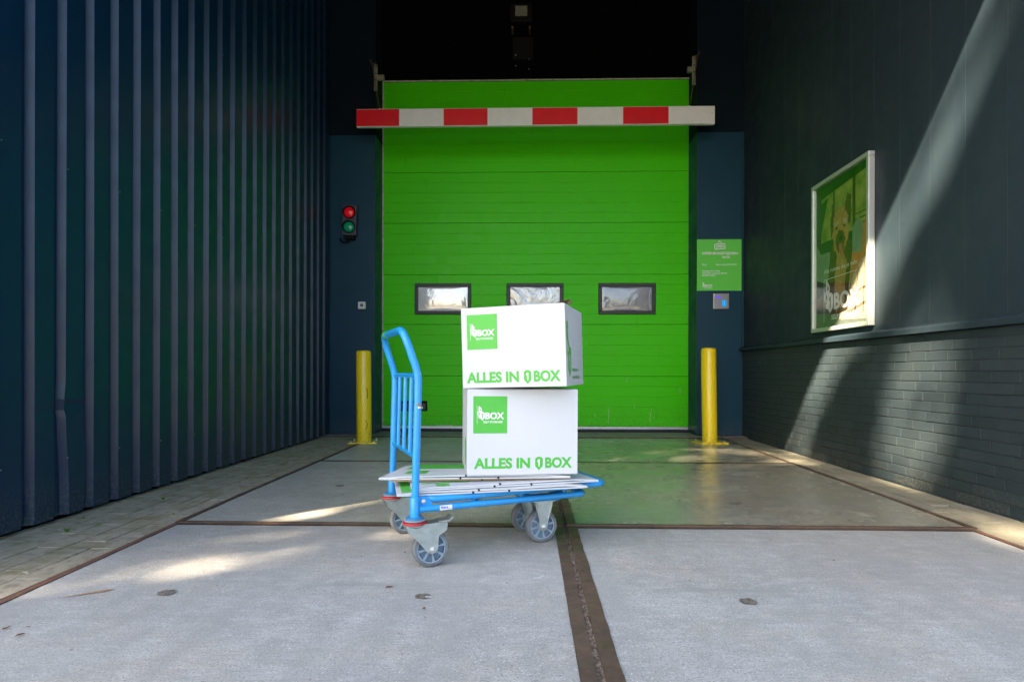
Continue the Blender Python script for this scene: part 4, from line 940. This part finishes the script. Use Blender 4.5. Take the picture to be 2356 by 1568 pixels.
# ================================================================== moving boxes
def moving_box(label, corner, yaw, W_, D_, H_, tiltx, tilty, side):
    root = empty('moving_box', corner, label, 'box', 'white moving boxes on the trolley')
    root.rotation_euler = (tiltx, tilty, yaw)
    m = MB(); N_ = 14
    def face(o, ex, ey, n):
        vs = []
        for j in range(N_+1):
            for i in range(N_+1):
                u, v = i/N_, j/N_; bl = .005*math.sin(math.pi*u)*math.sin(math.pi*v)
                vs.append(Vector(o)+Vector(ex)*u+Vector(ey)*v+Vector(n)*bl)
        m.add(vs, [(j*(N_+1)+i, j*(N_+1)+i+1, (j+1)*(N_+1)+i+1, (j+1)*(N_+1)+i) for j in range(N_) for i in range(N_)], M['card'])
    c = .0025
    face((c, 0, c), (W_-2*c, 0, 0), (0, 0, H_-2*c), (0, -1, 0))
    face((W_, c, c), (0, D_-2*c, 0), (0, 0, H_-2*c), (1, 0, 0))
    face((W_-c, D_, c), (-W_+2*c, 0, 0), (0, 0, H_-2*c), (0, 1, 0))
    face((0, D_-c, c), (0, -D_+2*c, 0), (0, 0, H_-2*c), (-1, 0, 0))
    for x, y in ((c, c), (W_-c, c), (W_-c, D_-c), (c, D_-c)): m.tube([(x, y, .001), (x, y, H_-.001)], c*1.04, M['card'], 10)
    for z in (c, H_-c): m.tube([(c, c, z), (W_-c, c, z), (W_-c, D_-c, z), (c, D_-c, z)], c*.98, M['card'], 8, closed=True)
    m.build('body', root, True, angle=30)
    for zz, up in ((H_-.004, 1), (.001, -1)):
        for y0, y1 in ((.003, D_/2-.0015), (D_/2+.0015, D_-.003)):
            f_ = MB(); f_.box(.004, W_-.004, y0, y1, zz, zz+.004+(.0006 if up > 0 else 0), M['card']); f_.build('flap', root)
    f_ = MB(); f_.box(-.0004, W_+.0004, D_/2-.025, D_/2+.025, H_+.0008, H_+.0012, M['kraft']); f_.build('tape', root)
    T = Matrix.Translation((0, -.0062, 0)) @ frame((0, 0, 0), (1, 0, 0), (0, 0, 1), (0, -1, 0))
    # prints must hug the bulged face: bend them after building
    p = MB(); s = .148*W_/.49
    q0, q1 = .022+side[0], H_-.030-s*1.09
    nn = 8
    p.add([T @ Vector((q0+s*i/nn, q1+s*1.09*j/nn, 0)) for j in range(nn+1) for i in range(nn+1)], [(j*(nn+1)+i, j*(nn+1)+i+1, (j+1)*(nn+1)+i+1, (j+1)*(nn+1)+i) for j in range(nn) for i in range(nn)], GI)
    emblem(p, q0+.11*s, q1+.28*s, .80*s, .0005, WI, GI, T)
    def hug(p):
        for i, (x, y, z) in enumerate(p.v):
            bl = .005*math.sin(math.pi*min(1, max(0, x/W_)))*math.sin(math.pi*min(1, max(0, z/H_)))
            p.v[i] = (x, -.0008-bl-(-.0062-y), z)
    hug(p); p.build('logo_print', root); p = MB()
    x0, x1, z0, z1 = side[1], side[2], side[3], side[3]+.048
    L_ = x1-x0
    put_text(p, 'ALLES IN', x0, z0, x0+.595*L_-.012, z1, 0, GI, T, .042)
    shield(p, x0+.672*L_-.006, z0+.022, .078*L_, .060, 0, GI, WI, T)
    put_text(p, 'BOX', x0+.735*L_-.006, z0, x1, z1, 0, GI, T, .042)
    for i, (x, y, z) in enumerate(p.v):        # follow the bulge
        bl = .005*math.sin(math.pi*min(1, max(0, x/W_)))*math.sin(math.pi*min(1, max(0, z/H_)))
        p.v[i] = (x, -.0008-bl-(-.0062-y), z)
    p.build('slogan_print', root)
    # right side print
    p = MB(); Ts = frame((W_+.0008, 0, 0), (0, 1, 0), (0, 0, 1), (1, 0, 0))
    shield(p, .075, .098, .066, .125, 0, GI, M['card'], Ts, .0004)
    for pts in (((.02, .225), (.045, .245), (.055, .20), (.085, .155), (.06, .15), (.04, .19)), ((.03, .27), (.05, .285), (.06, .255), (.045, .235), (.03, .245)), ((.022, .13), (.03, .13), (.03, .27), (.022, .27)), ((.07, .17), (.10, .165), (.11, .15), (.08, .155))):
        p.poly(pts, 0, GI, Ts)
    put_text(p, '085 016 06 11', .135, .062, .30, .078, 0, GI, Ts, .02); put_text(p, 'www.1box.nl', .135, .030, .31, .048, 0, GI, Ts, .02)
    for i, (x, y, z) in enumerate(p.v):
        bl = .005*math.sin(math.pi*y/D_)*math.sin(math.pi*z/H_); p.v[i] = (x+bl, y, z)
    p.build('side_print', root)
    # left side print
    p = MB(); Ts = frame((-.0008, D_, 0), (0, -1, 0), (0, 0, 1), (-1, 0, 0))
    shield(p, D_-.075, .098, .066, .125, 0, GI, M['card'], Ts, .0004)
    for i, (x, y, z) in enumerate(p.v):
        bl = .005*math.sin(math.pi*y/D_)*math.sin(math.pi*z/H_); p.v[i] = (x-bl, y, z)
    p.build('side_print', root)
    return root
b1 = moving_box('lower white moving box with green logo, standing on the flattened cartons', (-.265, 2.640, .3500), R(9), .492, .40, .376, 0, R(0.2), (.004, .030, .466, .029))
b2 = moving_box('upper white moving box with green logo, stacked crooked on the lower box', (-.286, 2.665, .7285), R(-14), .462, .45, .350, R(0), R(-1.7), (.004, .020, .438, .022))
# one brown flap edge lifting at the top of the upper box
m = MB(); m.add([(.466, .03, .355), (.466, .16, .355), (.440, .16, .359), (.41, .05, .358), (.478, .05, .370), (.470, .13, .367)], [(0, 1, 5, 4), (3, 2, 5, 4)], M['kraft']); m.build('lifted_flap', b2)

# ================================================================== litter and weeds
r = random.Random(5)
def litter(x, y, s, lab, mat='leafdry', z=.006, name='dry_leaf', cat='leaf', grp='dry leaves and crumbs on the floor'):
    m = MB(); n = 7; a0 = r.uniform(0, 6)
    pts = [(s*(.5+.5*r.random())*math.cos(k*2*math.pi/n)*1.5, s*(.5+.5*r.random())*math.sin(k*2*math.pi/n)*.7) for k in range(n)]
    c, s__ = math.cos(a0), math.sin(a0)
    vs = [(p[0]*c-p[1]*s__, p[0]*s__+p[1]*c, r.uniform(0, s*.35)) for p in pts]+[(0, 0, s*.28)]
    m.add(vs, [(k, (k+1) % n, n) for k in range(n)], M[mat]); o = m.build(name); o.location = (x, y, z); tag(o, lab, cat, grp); return o
spots = [(-1.62, 1.85), (-1.56, 1.86), (-1.70, 1.90), (-1.535, 1.80), (-.545, 2.68), (-.66, 3.62), (-1.73, 4.9), (.96, 3.9), (1.62, 4.75), (.28, 4.45), (-1.2, 3.9), (-.35, 2.05), (.62, 2.35), (1.3, 2.62), (-.08, 2.3), (.93, 5.9)]
for x, y in spots: litter(x, y, r.uniform(.006, .012), 'tiny brown crumb or dry leaf bit lying on the concrete floor', z=.008 if y > 3.17 else .003)
for i, (x, y) in enumerate(((-2.50, 5.30), (-2.47, 5.36), (-2.43, 4.15), (-2.41, 5.9), (-2.42, 6.3), (-2.38, 4.3))): litter(x, y, r.uniform(.014, .024), 'brown dry leaf lying on the pavers at the foot of the ribbed metal wall', z=.004, grp='dry leaves along the ribbed wall')
litter(1.91, 2.02, .018, 'small dark twig lying on the right front slab', z=.003, name='twig', cat='twig', grp=None)
litter(1.86, 3.42, .028, 'pale dry leaf on the glossy right slab near the joint', 'dropping', z=.009, name='pale_leaf', grp=None)
o = litter(2.31, 5.40, .035, 'pale grey stone lying at the end of the rear floor joint', 'dropping', z=.005, name='stone', cat='stone', grp=None); o.scale = (1, 1, 2)
litter(-1.985, 2.36, .022, 'white bird dropping on the left pavers', 'dropping', z=.001, name='bird_dropping', cat='dropping', grp=None)
def weed(x, y, s, lab):
    m = MB()
    for k in range(16):
        a = r.uniform(0, 6.28); l = s*r.uniform(.6, 1.2); w_ = s*.07; t = r.uniform(.3, .9)
        b0 = Vector((r.uniform(-.2, .2)*s, r.uniform(-.2, .2)*s, 0)); d1 = Vector((math.cos(a)*t, math.sin(a)*t, 1)).normalized()*l*.6; d2 = Vector((math.cos(a)*t*2, math.sin(a)*t*2, .5)).normalized()*l*.5; sd = Vector((-math.sin(a), math.cos(a), 0))*w_
        m.add([b0-sd, b0+sd, b0+d1+sd*.8, b0+d1-sd*.8, b0+d1+d2], [(0, 1, 2, 3), (3, 2, 4)], M['weed'])
    o = m.build('weed'); o.location = (x, y, 0); tag(o, lab, 'weed', 'weeds growing between the left pavers')
weed(-2.30, 2.98, .030, 'small green weed in the paver joint beside the dented ribs'); weed(-2.42, 3.25, .020, 'tiny weed at the foot of the ribbed wall, right behind the first weed')
weed(-2.28, 3.75, .024, 'small weed further back between the left pavers'); weed(-1.98, 3.35, .014, 'tiny weed at the edge of the left floor slab')

# ================================================================== trees behind the camera (their crowns dapple the sun)
def lit_amount(yw_, zw_):
    """how much of the sun should get past the crown for the ray hitting wall point (yw, zw) or, below it, the floor"""
    n = math.sin(yw_*5.1+zw_*2.3)*.5+math.sin(yw_*2.2-zw_*3.7+1.3)*.5
    e = 6.68-zw_/1.074-yw_
    if zw_ >= -.05:
        if e < .70+.12*n: 
            if .30 < e+.04*n < .42 and (zw_ > 1.9 or zw_ < .5): return .55
            return 1.
        c = 1.55+(1-zw_)*.72
        if zw_ < 1.12 and abs(e-c) < .42+.08*n: return .97 if abs(e-c) < .30 else .6
        if 1.15 <= zw_ < 2.2 and 1.25 < e < 1.6+.1*n: return .5
        if abs(e-3.3) < .25 and zw_ < 1.4: return .4
        if abs(e-2.35) < .2 and 1.2 < zw_ < 2.6 and n > -.2: return .3
        return max(0, .62*n-.12) if e > .9 else 0.
    t = -zw_/1.17; x = XR-t; y = yw_-1.09*t
    def ell(cx, cy, rx, ry, rot=0):
        dx, dy = x-cx, y-cy; c, s = math.cos(rot), math.sin(rot); a = (dx*c+dy*s)/rx; b = (-dx*s+dy*c)/ry; return a*a+b*b < 1
    if ell(-1.32, 2.52, .26, .07, .5): return .93
    if ell(-1.42, 2.48, .55, .18, .45): return .76
    if ell(-1.90, 2.20, .34, .10, .3): return .74
    if ell(-1.05, 2.97, .70, .09, .12): return .66
    if ell(-.55, 2.62, .5, .06, .15): return .45
    if ell(-1.24, 3.44, .45, .13, .90): return .84
    if ell(.9, 1.72, .5, .1, .2) or ell(1.9, 2.75, .35, .08, .3): return .5
    if ell(.85, 5.85, .60, .10, .92): return .9
    if x > .95 and 6.02 < y: return .9 if math.sin(x*7+y*5) > -.35 else .2
    if 1.4 < x < 2.3 and 5.2 < y < 6.02: return .7 if math.sin(x*6-y*9) > .1 else .1
    if x > 2.28: return .95 if (y < 3.5 or y > 5.3) else (.5 if math.sin(y*8) > 0 else .15)
    return .0
def tree(name, base, label, leaves, trunk_r, top, limbs, group=None, mat_leaf=None):
    root = empty(name, base, label, 'tree', group)
    m = MB(); b = Vector(base)
    m.tube([(0, 0, -.1), (.1, .05, top*.3), (.05, .2, top*.62), (.3, .3, top)], [trunk_r, trunk_r*.8, trunk_r*.55, trunk_r*.12], M['bark'], 12)
    for p0, p1 in limbs:
        p0 = Vector(p0)-b; p1 = Vector(p1)-b; mid = p0.lerp(p1, .5)+Vector((0, 0, .4)); m.tube([p0, mid, p1], [trunk_r*.4, trunk_r*.22, .02], M['bark'], 8)
    m.build('trunk', root, True)
    me = bpy.data.meshes.new('crown'); vs = []; fs = []
    for c, s_ in leaves:
        a = Vector((rnd.gauss(0, 1), rnd.gauss(0, 1), rnd.gauss(0, 1))).normalized(); u = a.orthogonal().normalized(); v = a.cross(u)
        k = len(vs); q = c-b
        vs += [tuple(q+u*s_), tuple(q+v*s_*.62), tuple(q-u*s_), tuple(q-v*s_*.62)]; fs.append((k, k+1, k+2, k+3))
    me.from_pydata(vs, [], fs); me.materials.append(M['foliage']); o = bpy.data.objects.new('crown', me); COL.objects.link(o); o.parent = root
    return root
leaves = []
while len(leaves) < 42000:
    yw_ = rnd.uniform(.6, 9.2); zw_ = rnd.uniform(-7.6, 5.6)
    if ((yw_-5.0)/4.3)**2+((zw_+.9)/6.6)**2 > 1.0: continue
    l = lit_amount(yw_, zw_)
    if rnd.random() < l: continue
    s_ = rnd.uniform(16, 23.5)
    leaves.append((Vector((XR, yw_, zw_))-SUN*s_, rnd.uniform(.07, .14)))
tree('shade_tree', (-8.6, -6.6, 0), 'tall leafy tree standing behind the viewer, shading the loading bay', leaves, .32, 11.5,
     [((-8.55, -6.4, 6.5), (-6.2, -5.2, 10)), ((-8.5, -6.5, 7.2), (-10.6, -8.2, 12)), ((-8.5, -6.5, 8), (-7.2, -8.3, 13.5)), ((-8.5, -6.4, 6), (-9.8, -4.6, 10.5))])
for i, (x, y, h, lab) in enumerate(((13, -40, 9, 'round leafy tree across the yard, right of the viewer'), (1.6, -44, 9, 'broad leafy tree across the yard, straight behind the viewer'), (26, -38, 8, 'small leafy tree at the far right of the yard'))):
    lv = []
    while len(lv) < 1800:
        a, b, c = rnd.uniform(-1, 1), rnd.uniform(-1, 1), rnd.uniform(-1, 1)
        if a*a+b*b+c*c > 1 or math.sin(a*7+i)*math.sin(b*6)*math.sin(c*8) > .35: continue
        lv.append((Vector((x+a*h*.38, y+b*h*.38, h*.62+c*h*.36)), rnd.uniform(.22, .40)))
    tree('yard_tree', (x, y, 0), lab, lv, .22, h*.8, [((x, y, h*.4), (x+1.5, y, h*.65)), ((x, y, h*.45), (x-1.4, y+1, h*.7))], 'trees across the yard')
